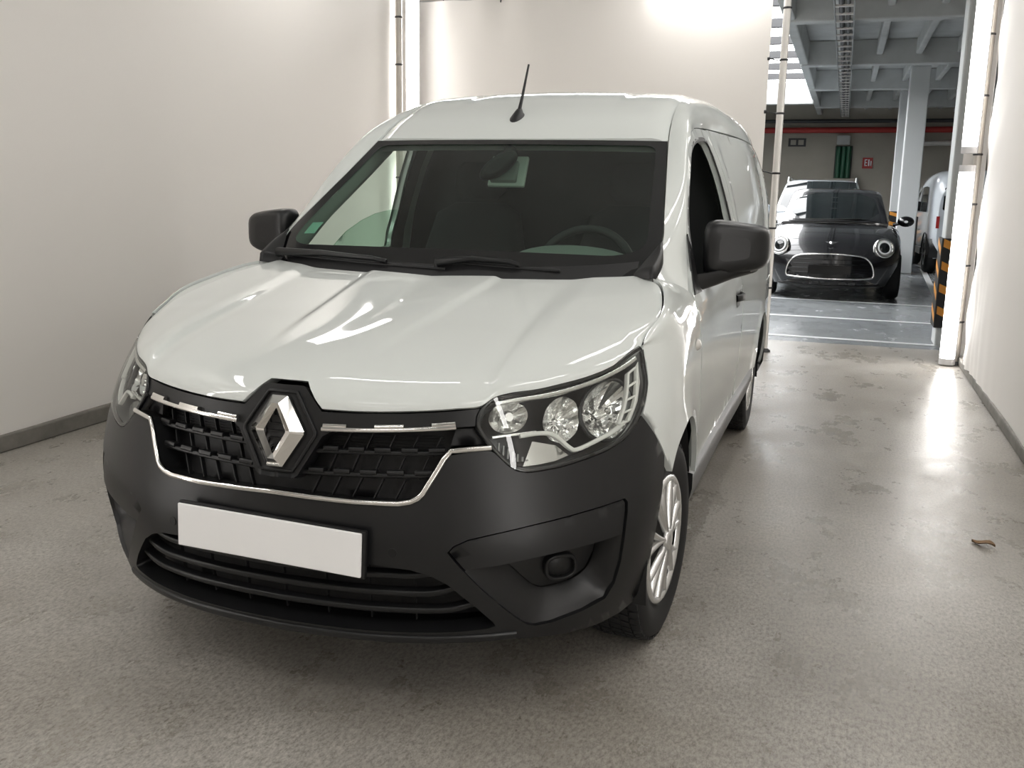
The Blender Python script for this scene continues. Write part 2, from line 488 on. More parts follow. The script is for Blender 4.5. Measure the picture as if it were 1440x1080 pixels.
# ---- roof skin between the ditches
RC=[(1.80,1.536),(1.90,1.592),(2.0,1.640),(2.15,1.696),(2.3,1.742),(2.5,1.780),(2.8,1.803),(3.2,1.812),(3.8,1.803),(4.33,1.772)]
rowsR=[]
NR=60
i4=4*NI; ditch=inC[i4:]
dl=resample([tuple(p) for p in ditch],NR)
cl=resample(cr_pts([(0,y,z) for y,z in RC],8),NR)
for D,Cn in zip(dl,cl):
    row=[]
    for k in range(-20,21):
        q=k/20; a=abs(q); x=q*(D[0]-.004)
        zz=lerp(Cn[2],D[2]+.012,a**2.4) if a<.93 else lerp(Cn[2],D[2]+.012,a**2.4)-.022*((a-.93)/.07)
        yy=lerp(Cn[1],D[1],a*a)
        # two shallow longitudinal swages
        sw=.006*math.exp(-((a-.60)/.05)**2)*max(0,min(1,(yy-2.1)/.25))
        row.append(Vector((x,yy,zz-sw)))
    rowsR.append(row)
m=MB(); m.grid(rowsR)
m.grid([rowsR[0],[p+Vector((0,.006,-.02)) for p in rowsR[0]]])
vput(m.build('roof',M['paint'],van))

# ---- doors (side view outline y,z) with window opening
doorO=[(1.213,1.016)]+[(p[1],p[2]) for p in OUT[1:7]]+[(2.28,1.600),(2.452,1.604)]
doorO+=[(2.472,1.52),(2.492,1.35),(2.502,1.10),(2.507,.80),(2.497,.54),(2.485,.46),(2.44,.424),(1.70,.420),(1.225,.420),(1.222,.50),(1.215,.60),(1.207,.75),(1.195,.87),(1.198,.96)]
doorO=[(y+.004 if y<1.3 else y,z) for y,z in doorO]
winO=[(1.315,1.035),(1.40,1.125),(1.49,1.215),(1.64,1.345),(1.80,1.462),(1.90,1.508),(2.04,1.540),(2.28,1.560),(2.365,1.548),(2.385,1.49),(2.402,1.30),(2.410,1.12),(2.400,1.055),(2.35,1.038),(1.75,1.018),(1.45,1.012),(1.34,1.015)]
def door_map(y,z,d):
    p=SP(y,z,d)
    # hollow of the flank above the sill and handle scoop
    k=math.exp(-((z-.47)/.10)**2); p.x-=.010*k
    return p
m=cdt_panel(doorO,[winO],door_map,step=.035,seg=.022,rim=.018,hole_rim=[.03])
for o in both('door',m,M['paint'],van): vput(o)
# window rubber and glass, wound part of the way down
rub=sweep(cr_pts(winO,2,True),lambda u,v,d: door_map(u,v,d),.022,.006,.006,closed=True)
for o in both('window_seal',rub,M['black'],van): vput(o)
gl=[(1.74,1.0),(1.80,1.085),(1.90,1.150),(2.02,1.195),(2.15,1.222),(2.30,1.235),(2.412,1.236),(2.412,1.0)]
m=cdt_panel(gl,[],lambda y,z,d: door_map(y,z,d),step=.06,seg=.03,rim=.004,d0=.022)
vput(m.mirrored().build('door_window',M['glass_side'],van))        # passenger side, half wound down
m=cdt_panel([(y,1.0+(z-1.0)*.18) for y,z in gl],[],lambda y,z,d: door_map(y,z,d),step=.06,seg=.03,rim=.004,d0=.022)
vput(m.build('door_window',M['glass_side'],van))                   # driver's side, all but down
# door handle
for sg in (1,-1):
    h=MB(); P=[door_map(2.24+.02*i,.895,0) for i in range(9)]
    rows=[]
    for i,p in enumerate(P):
        b=.022*math.sin(math.pi*i/8)**.5 if 0<i<8 else .0
        rows.append([Vector((sg*(p.x+b-.004),p.y,p.z+.016)),Vector((sg*(p.x+b+.008),p.y,p.z+.012)),Vector((sg*(p.x+b+.008),p.y,p.z-.012)),Vector((sg*(p.x+b-.004),p.y,p.z-.016))])
    h.grid(rows,cv=True); vput(h.build('door_handle',M['plastic_smooth'],van))
    k=MB(); c=door_map(2.31,.888,0); k.grid([[Vector((sg*(c.x+.0035),c.y+a*.06,c.z+b*.035)) for b in (-1,-.4,.4,1)] for a in (-1,-.5,.5,1)]); vput(k.build('handle_recess',M['black'],van))

# ---- rear side panel
rearO=[(2.462,1.607),(2.6,1.609),(3.0,1.610),(3.6,1.610),(4.0,1.605),(4.30,1.595),(4.335,1.45),(4.35,1.1),(4.352,.75),(4.345,.45),(4.31,.34)]
aR=arch(AXR,.362,163,8)
rearO=rearO+[(4.0,.325)]+aR[::-1][1:]+[(3.28,.42),(2.507,.42),(2.502,.50),(2.516,.80),(2.511,1.10),(2.501,1.35),(2.481,1.52)]
def rear_map(y,z,d):
    p=SP(y,z,d)
    # pressed blank window field
    def ss(a): a=max(0,min(1,a)); return a*a*(3-2*a)
    w=ss((y-2.60)/.05)*ss((4.16-y)/.05)*ss((z-1.02)/.04)*ss((1.545-z)/.04)
    p.x-=.014*w
    k=math.exp(-((z-.47)/.10)**2)*ss((3.3-y)/.1); p.x-=.010*k
    rr=math.hypot(y-AXR,z-WZ-.012)
    if rr<.44 and z>.25: p.x+=.008*min(1,max(0,(.44-rr)/.074))**2
    return p
m=cdt_panel(rearO,[],rear_map,step=.045,seg=.024,rim=.016)
for o in both('rear_side_panel',m,M['paint'],van): vput(o)
# sills in dark plastic
sil=[]
for y in [1.180+.06*i for i in range(36)]:
    y=min(y,3.275); row=[]
    for z,d in ((.46,.034),(.417,.034),(.411,-.002),(.36,-.006),(.30,-.005),(.24,.002),(.20,.016),(.175,.05)): row.append(SP(y,z,d) if z>.2 else Vector((SP(y,.2,0).x-d,y,z)))
    sil.append(row)
m=MB(); m.grid(sil); m.add(sil[0],[tuple(range(8))]); m.add(sil[-1],[tuple(range(8))])
for o in both('sill',m,M['plastic'],van): vput(o)
rb=[]
for i in range(17):
    y=[3.98,4.05,4.15,4.25,4.33,4.37,4.385,4.39,4.395,4.395,4.395,4.395,4.395,4.395,4.395,4.395,4.395][i]
    x=[.0,0,0,0,0,.84,.80,.74,.66,.58,.5,.4,.3,.2,.1,.05,0][i]
    if i<5: x=SP(y,.45,0).x+.004
    rb.append([Vector((x,y-(.01 if i>5 else 0),.56)),Vector((x+(.006 if i<6 else 0),y,.50)),Vector((x,y,.34)),Vector((x-.03,y-.03,.27))])
m=MB(); m.grid(rb); 
for o in both('rear_bumper',m,M['plastic'],van): vput(o)
# rear doors, closing the back
back=[]
for z in [.36,.5,.7,.9,1.1,1.3,1.45,1.58,1.66,1.72,1.755]:
    x=SP(4.35,z,0).x if z<1.6 else lerp(.72,.30,((z-1.6)/.155)**1.5)
    y=4.35-.04*max(0,(z-1.0))**1.5
    back.append([Vector((x*q/8,y,z)) for q in range(0,9)])
m=MB(); m.grid(back)
for o in both('rear_door',m,M['paint'],van): vput(o)

# ---- windscreen
NW=18
def wrow(t):
    i=t*4*NI; j=min(int(i),4*NI-1); W=inC[j].lerp(inC[j+1],i-j)
    c=Vector((0,lerp(1.02,1.80,t),lerp(1.048,1.532,t)+.012*math.sin(math.pi*t)))
    return W,c
def ws(q,t,d=0.0):
    """q -1..1 across, t 0..1 up"""
    W,c=wrow(t); a=abs(q)
    p=Vector((q*(W.x-.004),lerp(c.y,W.y,a**2.2),lerp(c.z,W.z,a**2.2)))
    return p+Vector((0,.53,-.85))*(d)+Vector((0,0,-.003))
m=MB(); m.grid([[ws(k/12,i/NW) for k in range(-12,13)] for i in range(NW+1)])
vput(m.build('windscreen',M['glass'],van))
def ring(q0,q1,t0,t1,d): pass
def band(qs,ts,d): return [[ws(q,t,d) for q in qs] for t in ts]
fl=lambda a,b,n: [lerp(a,b,i/n) for i in range(n+1)]
def frit_mesh():
    """black printed border with rounded inner corners: outline minus inner rounded window, in (q,t) space"""
    outer=[(-1,0),(1,0),(1,1),(-1,1)]
    inn=[]
    def arc(cx,cy,rx,ry,a0): return [(cx+rx*math.cos(R(a0+90*i/6)),cy+ry*math.sin(R(a0+90*i/6))) for i in range(7)]
    inn+=arc(.935-.06,.955-.05,.06,.05,0)+arc(-.935+.06,.955-.05,.06,.05,90)+arc(-.93+.10,.16+.06,.10,.06,180)+arc(.93-.16,.16+.10,.16,.10,270)
    return cdt_panel(outer,[inn],lambda q,t,d: ws(q,t,d-.0025),step=.09,seg=.05,rim=0,hole_rim=[0])
vput(frit_mesh().build('windscreen_border',M['gloss_black'],van))
# cowl corner caps beside the glass
cap=MB(); A=V(.655,1.128,1.070); B=V(.716,1.288,1.172); Cc=V(.722,1.095,1.090)
g=[]
for i in range(9):
    t=i/8; L0=A.lerp(B,t)+V(0,-.004,.006); R0=Cc.lerp(B,t)+V(.010*math.sin(math.pi*t),0,.004)
    g.append([L0.lerp(R0,k/5)+V(0,0,.004*math.sin(math.pi*k/5)) for k in range(6)])
g.insert(0,[p+V(0,-.004,-.03) for p in g[0]])
for r_ in g: r_.append(r_[-1]+V(.006,0,-.04))
cap.grid(g); 
for o in both('cowl_corner',cap,M['plastic_smooth'],van): vput(o)
# cowl strip under the glass
cw=MB(); cw.grid([[Vector((x,hood_rear(0).y+.14*abs(x/.68)**2.6+dy,1.050+.03*abs(x/.68)**3+dz)) for x in [ -.66+.06*i for i in range(23)]] for dy,dz in ((-.03,-.03),(.0,-.012),(.03,.010),(.06,.035))])
vput(cw.build('cowl',M['black'],van))
# wipers
def wiper(qa,ta,qb,tb,piv):
    w=empty('wiper',(0,0,0)); w.parent=van; w.matrix_parent_inverse=Matrix.Translation(-VO)
    P=[ws(lerp(qa,qb,i/12),lerp(ta,tb,i/12),-.012) for i in range(13)]
    b=MB(); b.tube(P,.007,6); b.build('blade',M['black'],w)
    c=MB(); n=Vector((0,-.5,.85)); Pc=[Vector(piv),Vector(piv)+n*.03]+[p+n*(.022 if i<8 else .014) for i,p in enumerate(P) if 2<i<9]
    c.tube(Pc,[.018,.016]+[.012-.0008*i for i in range(len(Pc)-2)],6); c.build('arm',M['plastic_smooth'],w)
wiper(-.93,.055,.05,.03,ws(-.98,.03,0)); wiper(.02,.075,.62,.035,ws(.0,.045,0))

# ---- bumper
BUMP=[(0,.588),(.091,.587),(.221,.585),(.326,.586),(.356,.591),(.376,.601),(.386,.613),(.412,.662),(.438,.707),(.482,.715),(.529,.716),(.54,.711),(.573,.680),(.595,.666),(.623,.660),(.657,.662),(.701,.667),(.767,.680),(.826,.694),(.875,.713),(.912,.740),(.938,.762),(1.0,.706),(1.062,.642),(1.066,.60),(1.060,.55),(1.035,.46),(1.005,.37),(.972,.29),(.935,.25),(.885,.230),(.81,.214),(.73,.211),(.64,.218),(.56,.225),(.4,.226),(.2,.224),(0,.223)]
LOWG=[(0,.440),(.113,.439),(.271,.438),(.358,.430),(.405,.417),(.447,.391),(.51,.325),(.548,.279),(.552,.268),(.535,.262),(.457,.256),(.32,.254),(.14,.252),(0,.252)]
POCK=[(0.448,0.477),(0.461,0.493),(0.494,0.509),(0.54,0.519),(0.646,0.539),(0.76,0.556),(0.846,0.567),(0.878,0.571),(0.888,0.560),(0.889,0.537),(0.883,0.473),(0.873,0.403),(0.856,0.34),(0.829,0.298),(0.766,0.276),(0.685,0.257),(0.647,0.255),(0.624,0.264),(0.581,0.308),(0.521,0.379),(0.487,0.424)]
lowg=sym(LOWG); pk=POCK; pkL=[(-s,z) for s,z in POCK]
def bump_map(s,z,d):
    p=FP(s,z,d)
    return p
m=cdt_panel(sym(BUMP),[lowg,pk,pkL],bump_map,step=.03,seg=.018,rim=.014,hole_rim=[.05,.034,.034])
vput(m.build('front_bumper',M['plastic'],van))
# lower lip
lp=[(s,.236-.004*(1-abs(s)/.6)) for s in fl(-.60,.60,40)]
vput(sweep(lp,FP,.022,.009,.003).build('lower_lip',M['plastic'],van))
# fog pockets
VIS=[(0.487,0.424),(0.57,0.433),(0.649,0.447),(0.704,0.455),(0.763,0.462),(0.883,0.475)]
vraw=POCK[:11]+VIS[::-1][1:-1]+[VIS[0]]
visor=inset(vraw,.0045)
m=cdt_panel(inset(vraw,-.004),[],FP,step=.04,seg=.03,rim=0,d0=.032)
for o in both('fog_visor_backing',m,M['black'],van): vput(o)
m=cdt_panel(visor,[],FP,step=.03,seg=.018,rim=.022,d0=.006)
for o in both('fog_visor',m,M['plastic'],van): vput(o)
FOG=[(0.57,0.431),(0.662,0.327),(0.685,0.314),(0.724,0.314),(0.768,0.321),(0.815,0.350),(0.842,0.40),(.858,.470),(.763,.461),(.704,.454),(.649,.446)]
# scoop: from the pocket edge down to the fog recess
low=[(0.883,0.473),(0.873,0.403),(0.856,0.34),(0.829,0.298),(0.766,0.276),(0.685,0.257),(0.647,0.255),(0.624,0.264),(0.581,0.308),(0.521,0.379),(0.487,0.424)]
inn=[(.858,.470),(.842,.40),(.826,.362),(.806,.340),(.768,.321),(.70,.313),(.675,.318),(.655,.334),(.63,.362),(.60,.397),(.57,.431)]
lo=resample(cr_pts(low,3),40); ii=resample(cr_pts(inn,3),40)
rowsS=[[FP(lerp(a[0],b[0],q),lerp(a[1],b[1],q),lerp(.010,.075,q**1.3)) for q in (0,.2,.4,.6,.8,1)] for a,b in zip(lo,ii)]
m=MB(); m.grid(rowsS)
for o in both('fog_scoop',m,M['plastic'],van): vput(o)
m=cdt_panel(FOG,[],FP,step=.03,seg=.02,rim=0,d0=.078)
for o in both('fog_panel',m,M['plastic'],van): vput(o)
fc=(.735,.378)
rg=[(fc[0]+.040*math.copysign(abs(math.cos(t))**.75,math.cos(t)),fc[1]+.036*math.copysign(abs(math.sin(t))**.75,math.sin(t))) for t in [2*math.pi*i/28 for i in range(28)]]
m=sweep(rg,FP,.010,.020,.078,closed=True); 
for o in both('fog_cover_ring',m,M['plastic'],van): vput(o)
m=cdt_panel(rg,[],lambda s,z,d: FP(s,z,d-.012*max(0,1-((s-fc[0])**2+(z-fc[1])**2)/.0016)),step=.015,seg=.012,rim=0,d0=.072)
for o in both('fog_cover',m,M['plastic_smooth'],van): vput(o)
# parking sensors
for s,z,d in ((.317,.472,0),(.764,.488,.008)):
    for sg in (1,-1):
        c=[(sg*(s+.011*math.cos(R(30*i))),z+.011*math.sin(R(30*i))) for i in range(12)]
        mm=sweep(c,FP,.0025,.0015,d,closed=True); mm.add([FP(a,b,d-.0012) for a,b in c],[tuple(range(12))])
        vput(mm.build('parking_sensor',M['plastic_smooth'],van))
# lower grille: backing and three slats with thin uprights
m=cdt_panel(sym([(0,.455),(.36,.45),(.45,.41),(.57,.27),(.55,.25),(0,.24)]),[],FP,step=.05,seg=.04,rim=0,d0=.085)
m.grid([[FP(s,z,d) for s in fl(-.55,.55,44)] for z,d in ((.238,.004),(.236,.05),(.236,.10))])
vput(m.build('lower_grille_backing',M['black'],van))
for z0,sm_,lift in ((.400,.425,.016),(.352,.475,.022),(.304,.520,.024)):
    path=[(s,z0+lift*max(0,(abs(s)-sm_*.80)/(sm_*.20))**2) for s in fl(-sm_,sm_,56)]
    vput(sweep(path,FP,.017,.024,.042).build('lower_grille_slat',M['plastic_smooth'],van))
for s in (-.36,-.24,-.12,0,.12,.24,.36):
    vput(sweep([(s,.26),(s,.30),(s,.35),(s,.40),(s,.436)],FP,.004,.01,.055).build('lower_grille_upright',M['black'],van))

# ---- upper grille
gb=sym([(0,.85),(.05,.85),(.11,.80),(.5,.815),(.50,.735),(.44,.728),(.40,.65),(.375,.605),(.34,.593),(0,.592)])
m=cdt_panel(gb,[],FP,step=.05,seg=.03,rim=0,d0=.075)
vput(m.build('grille_backing',M['black'],van))
FRAME=[(0,.855),(.052,.855),(.060,.850),(.110,.797),(.2,.798),(.313,.802),(.438,.810),(.497,.815),(.490,.798),(.490,.775),(.47,.7745),(.445,.773),(.31,.762),(.20,.756),(.140,.752),(.118,.738),(.060,.640),(.05,.632),(0,.630)]
m=cdt_panel(sym(FRAME),[],FP,step=.025,seg=.012,rim=.05,d0=.006)
vput(m.build('grille_frame',M['plastic_smooth'],van))
# raised edge around the badge
be=sym([(0,.838),(.040,.838),(.100,.748),(.100,.738),(.046,.648),(0,.648)])
vput(sweep(densify(be,.02),FP,.008,.006,.006,closed=True).build('badge_surround',M['plastic_smooth'],van))
def stripz(s): return .7525+.0075*((s-.119)/.326)+.008*((s-.119)/.326)**2
for sg in (1,-1):
    p=[(sg*s,stripz(s)+.004) for s in fl(.119,.445,24)]
    st=sweep(p,FP,.011,.012,.004); 
    for a,b in ((.122,.182),(.252,.322),(.388,.443)):
        t=sweep([(sg*s,stripz(s)+.0115) for s in fl(a,b,6)],FP,.012,.011,.004); st.add(t.v,t.f)
    vput(st.build('chrome_strip',M['chrome'],van))
# chrome U
U=[(.531,.7235),(.486,.7215),(.4385,.7175),(.424,.699),(.4085,.668),(.395,.643),(.3815,.617),(.371,.606),(.353,.597),(.326,.592),(.221,.590),(.10,.5925),(0,.595)]
Up=sym(U)
half=densify(U+[],.015)
half=half[:-1]
# densify closes the polygon; keep only the open path
path=[]
for a,b in zip(U,U[1:]):
    n=max(1,math.ceil(math.dist(a,b)/.015)); path+=[(lerp(a[0],b[0],k/n),lerp(a[1],b[1],k/n)) for k in range(n)]
path.append(U[-1]); full=path+[(-s,z) for s,z in path[::-1][1:]]
vput(sweep(full,FP,.013,.010,.002).build('chrome_surround',M['chrome'],van))
# dark lining between chrome and backing
m=MB(); m.grid([[FP(s*.985,z+.004,d) for s,z in full] for d in (.0,.03,.075)])
vput(m.build('grille_lining',M['plastic_smooth'],van))
def inner_s(z):
    """half width of the badge carrier at height z, where the slats start"""
    return .118-.070*max(0,(.738-z))/.106 if z<.738 else .118
def outer_s(z): return interp([.595,.613,.662,.707,.73],[.345,.380,.408,.434,.445],z)
for sg in (1,-1):
    for zc in (.702,.648):
        a,b=inner_s(zc)+.002,outer_s(zc)
        sl=sweep([(sg*s,zc+.010*((s-a)/(b-a))) for s in fl(a,b,20)],FP,.012,.022,.045)
        n=5; wd=(b-a)/(2*n)
        vput(sl.build('grille_slat',M['plastic_smooth'],van))
        for k in range(n):
            s0=a+wd*(2*k+.6); s1=a+wd*(2*k+1.8)
            t=sweep([(sg*s,zc+.010*((s-a)/(b-a))+.007) for s in fl(s0,s1,4)],FP,.013,.026,.045)
            vput(t.build('grille_tooth',M['plastic'],van))
    for zt,zb in ((.752,.702),(.700,.648),(.646,.596)):
        a,b=inner_s((zt+zb)/2),outer_s(zb)
        for k in range(1,6):
            s=lerp(a,b,k/5.5); t=sweep([(sg*(s+.010),zt),(sg*s,(zt+zb)/2),(sg*(s-.010),zb)],FP,.004,.012,.052)
            vput(t.build('grille_rib',M['plastic_smooth'],van))
    for k in range(5):
        t=sweep([(sg*s,.746-.0075*k+.008*(s/.45)**2) for s in fl(.125,.42,8)],FP,.002,.006,.062); vput(t.build('grille_louvre',M['plastic_smooth'],van))
    # dark gusset beside the headlight
    gm=cdt_panel([(sg*s,z) for s,z in [(.447,.770),(.490,.772),(.500,.756),(.522,.735),(.52,.733),(.437,.731)]],[],FP,step=.03,seg=.02,rim=0,d0=.03); vput(gm.build('grille_gusset',M['black'],van))
# badge (open diamond)
bd=empty('badge'); bd.parent=van; bd.matrix_parent_inverse=Matrix.Translation(-VO)
bo=FP(0,.743,0); up=(FP(0,.80,0)-FP(0,.68,0)).normalized(); outn=Vector((0,-up.z,up.y)); 
def bp(x,z,h): return bo+Vector((x,0,0))+up*z+outn*h
outer=[(-.022,.088),(.022,.088),(.0745,.004),(.0745,-.004),(.022,-.088),(-.022,-.088),(-.0745,-.004),(-.0745,.004)]
def scale(p,k,kz=None): return [(x*k,z*(kz or k)) for x,z in p]
innr=[(-.001,.056),(.001,.056),(.030,.002),(.030,-.002),(.001,-.056),(-.001,-.056),(-.030,-.002),(-.030,.002)]
ridge=[(lerp(a[0],b[0],.62),lerp(a[1],b[1],.62)) for a,b in zip(outer,innr)]
m=MB(); m.grid([[bp(x,z,-.004) for x,z in outer],[bp(x,z,.004) for x,z in outer],[bp(x,z,.024) for x,z in ridge],[bp(x,z,.016) for x,z in innr],[bp(x*.9,z*.9,-.002) for x,z in innr]],cv=True)
m.build('badge_diamond',M['chrome'],bd,smooth=False)
m=MB(); m.add([bp(x,z,.001) for x,z in innr],[tuple(range(8))]); m.build('badge_centre',M['black'],bd,smooth=False)
for k in range(5):
    m=MB(); z=-.036+.018*k; w=.026*(1-abs(z)/.056); m.box(bp(0,z,.004),(2*w,.005,.004)); m.build('badge_bar',M['plastic_smooth'],bd,smooth=False)

# ---- number plate
npl=empty('number_plate'); npl.parent=van; npl.matrix_parent_inverse=Matrix.Translation(-VO)
rot=Matrix.Rotation(R(1.6),3,'Y')@Matrix.Rotation(R(-1),3,'X')
m=MB(); m.box((0,-.012,.480),(.530,.014,.122),rot); m.build('plate_frame',M['plastic_smooth'],npl,smooth=False,bevel=.004)
m=MB(); m.box((-.003,-.022,.480),(.519,.008,.112),rot); m.build('plate_panel',M['plate'],npl,smooth=False,bevel=.003)

# ---- headlights
def headlight():
    h=empty('headlight'); h.parent=van; h.matrix_parent_inverse=Matrix.Translation(-VO)
    out=cr_pts(HL,3,True)
    cx,cz=.735,.78
    def sh(k,pts=out): return [(cx+(s-cx)*k,cz+(z-cz)*k) for s,z in pts]
    parts=[]
    # black gasket ring
    parts.append(('gasket',sweep(sh(.985),FP,.012,.010,.010,closed=True),M['gloss_black']))
    # bowl
    rowsB=[[FP(s,z,d) for s,z in sh(k)] for k,d in ((.97,.002),(.94,.040),(.90,.105))]
    b=MB(); b.grid(rowsB,cv=True); parts.append(('lamp_bowl',b,M['lampgrey']))
    parts.append(('lamp_backing',cdt_panel(sh(.89),[],FP,step=.03,seg=.03,rim=0,d0=.105),M['lampdark']))
    return h,parts
def lamp_detail():
    parts=[]
    # main reflector: chrome bowl with facets, round bulb cap
    def bowl(s0,z0,rs,rz,depth,d0,n=36,lobes=0):
        b=MB(); rows=[]
        for k in range(8):
            q=k/7; rr=1-q*.86
            rows.append([FP(s0+rs*rr*math.cos(2*math.pi*j/n),z0+rz*rr*math.sin(2*math.pi*j/n),d0+depth*(1-rr*rr)+(.011 if lobes and (j//lobes)%2 else 0)*min(1,3*rr*(1-rr)+.25)) for j in range(n)])
        b.grid(rows,cv=True); b.add(rows[-1],[tuple(range(n))]); return b
    parts.append(('reflector',bowl(.845,.792,.083,.070,.05,.030,lobes=3),M['reflector']))
    parts.append(('reflector_ring',sweep([(.845+.086*math.cos(R(10*i)),.792+.073*math.sin(R(10*i))) for i in range(36)],FP,.008,.010,.032,closed=True),M['lampdark']))
    p0=FP(.845,.792,.075); p1=FP(.845,.792,.030); b=MB(); b.tube([p0,p0.lerp(p1,.5),p1,p1+(p1-p0)*.12],[.013,.012,.011,.005],14); parts.append(('bulb_cap',b,M['satin']))
    parts.append(('reflector',bowl(.712,.782,.050,.055,.04,.034,lobes=2),M['reflector']))
    parts.append(('reflector',bowl(.572,.795,.048,.038,.03,.026,lobes=5),M['reflector']))
    p0=FP(.572,.795,.05); p1=FP(.572,.795,.018); b=MB(); b.tube([p0,p1],[.013,.011],12); parts.append(('bulb_cap',b,M['satin']))
    # cream light guides
    top=[(.535,.826),(.58,.832),(.65,.838),(.72,.848),(.80,.864),(.87,.883),(.925,.902)]
    parts.append(('top_trim',sweep(cr_pts(top,4),FP,.013,.012,.014),M['satin']))
    g1=[(.60,.748),(.65,.752),(.685,.744),(.725,.712),(.745,.706),(.80,.722),(.85,.738),(.885,.756)]
    parts.append(('light_guide',sweep(cr_pts(g1,4),FP,.011,.012,.020),M['lampwhite']))
    ra=[(.862,.752),(.880,.785),(.893,.825),(.898,.868)]; rbb=[(.892,.756),(.918,.792),(.931,.835),(.934,.882)]
    for rl in (ra,rbb): parts.append(('light_guide',sweep(cr_pts(rl,5),FP,.008,.012,.016),M['lampwhite']))
    for q in (.0,.25,.5,.75,1.0):
        k=min(int(q*3),2); f=q*3-k; A=[lerp(ra[k][n],ra[k+1][n],f) for n in (0,1)]; B=[lerp(rbb[k][n],rbb[k+1][n],f) for n in (0,1)]
        parts.append(('guide_rung',sweep([tuple(A),tuple(B)],FP,.006,.010,.016),M['lampwhite']))
    parts.append(('guide_cells',cdt_panel(ra+rbb[::-1],[],FP,step=.03,seg=.02,rim=0,d0=.022),M['lampgrey']))
    ow=rbb+[(.948,.890),(.952,.845),(.938,.800),(.908,.758)]
    parts.append(('outer_trim',cdt_panel(rbb+[(.950,.895),(.957,.845),(.942,.800),(.910,.757)],[],FP,step=.03,seg=.02,rim=0,d0=.016),M['lampwhite']))
    # lower inner lens block with vertical ribs
    for i in range(7):
        s=.555+.012*i; parts.append(('lamp_rib',sweep([(s,.735-.012*(i*.6)),(s,.712-.010*min(i,3)*.8)],FP,.006,.006,.035),M['lampgrey']))
    parts.append(('shelf_trim',sweep([(.535,.748),(.58,.752),(.64,.756)],FP,.008,.012,.026),M['satin']))
    parts.append(('lower_trim',cdt_panel([(.64,.735),(.70,.722),(.735,.695),(.70,.684),(.655,.678),(.62,.676)],[],FP,step=.03,seg=.02,rim=.004,d0=.040),M['satin']))
    return parts
h,pp=headlight(); det=lamp_detail()
lens=cdt_panel(cr_pts(HL,3,True),[],lambda s,z,d: FP(s,z,d-.006*max(0,1-((s-.735)/.24)**2-((z-.78)/.13)**2)),step=.03,seg=.016,rim=.008,d0=.0)
hL=empty('headlight'); hL.parent=van; hL.matrix_parent_inverse=Matrix.Translation(-VO)
for nm,mb,mt in pp+det:
    sm_=nm not in('reflector','guide_cells')
    mb.build(nm,mt,h,smooth=sm_); mb.mirrored().build(nm,mt,hL,smooth=sm_)
lens.build('lens',M['lens'],h); lens.mirrored().build('lens',M['lens'],hL)

# ---- side repeaters
for sg in (1,-1):
    m=MB(); c=SP(1.10,.862,0); rows=[]
    for k in range(5):
        q=k/4; rows.append([Vector((sg*(c.x+.014*math.sqrt(max(0,1-q*q))),c.y+.032*q*math.cos(2*math.pi*j/16),c.z+.020*q*math.sin(2*math.pi*j/16))) for j in range(16)])
    m.grid(rows,cv=True); vput(m.build('side_repeater',M['amber'],van))

# ---- mirrors
def mirror():
    parts=[]
    m=MB(); rows=[]; n=32
    # stations along y, front (rounded) to back (mirror face)
    for y,kx,kz in ((1.462,.45,.45),(1.465,.74,.72),(1.473,.89,.87),(1.492,.965,.955),(1.525,1.0,1.0),(1.560,1.0,1.0),(1.585,.985,.985)):
        row=[]
        for j in range(n):
            t=2*math.pi*j/n; c,s=math.cos(t),math.sin(t); e=.42
            x=.113*kx*math.copysign(abs(c)**e,c); z=.090*kz*math.copysign(abs(s)**e,s)
            # taller towards the body, sloping underside
            z*=1.0-.10*(x/.105); z+=.010*(x/.105) if z<0 else -.004*(x/.105)
            row.append(Vector((.938+x,y+.03*(x/.105),1.148+z)))
        rows.append(row)
    m.grid(rows,cv=True); m.add(rows[0],[tuple(range(n))]); parts.append(('mirror_housing',m,M['plastic']))
    g=MB(); g.add([p+Vector((0,-.004,0)) for p in rows[-1]],[tuple(range(n))]); parts.append(('mirror_glass',g,M['chrome']))
    a=MB(); ring=[]
    for q,(c,w,hh) in enumerate((((.792,1.300,1.030),.020,.034),((.830,1.375,1.034),.020,.030),((.880,1.450,1.046),.022,.026),((.93,1.51,1.062),.03,.022),((1.0,1.555,1.078),.03,.016))):
        c=Vector(c); r_=[]
        for j in range(12):
            t=2*math.pi*j/12; r_.append(c+Vector((.35*w*math.cos(t)*1.2,w*math.cos(t)*1.5,hh*math.sin(t))))
        ring.append(r_)
    a.grid(ring,cv=True); a.add(ring[-1],[tuple(range(12))]); parts.append(('mirror_arm',a,M['plastic_smooth']))
    # sail panel between pillar and window
    s_=cdt_panel([(1.232,1.005),(1.335,1.115),(1.425,1.195),(1.405,1.135),(1.345,1.035),(1.36,1.005)],[],lambda y,z,d: SP(y,z,d-.004),step=.05,seg=.03,rim=.006); parts.append(('mirror_sail',s_,M['plastic_smooth']))
    return parts
mp=mirror()
for sg in (1,-1):
    e=empty('door_mirror'); e.parent=van; e.matrix_parent_inverse=Matrix.Translation(-VO)
    for nm,mb,mt in mp: (mb if sg>0 else mb.mirrored()).build(nm,mt,e)

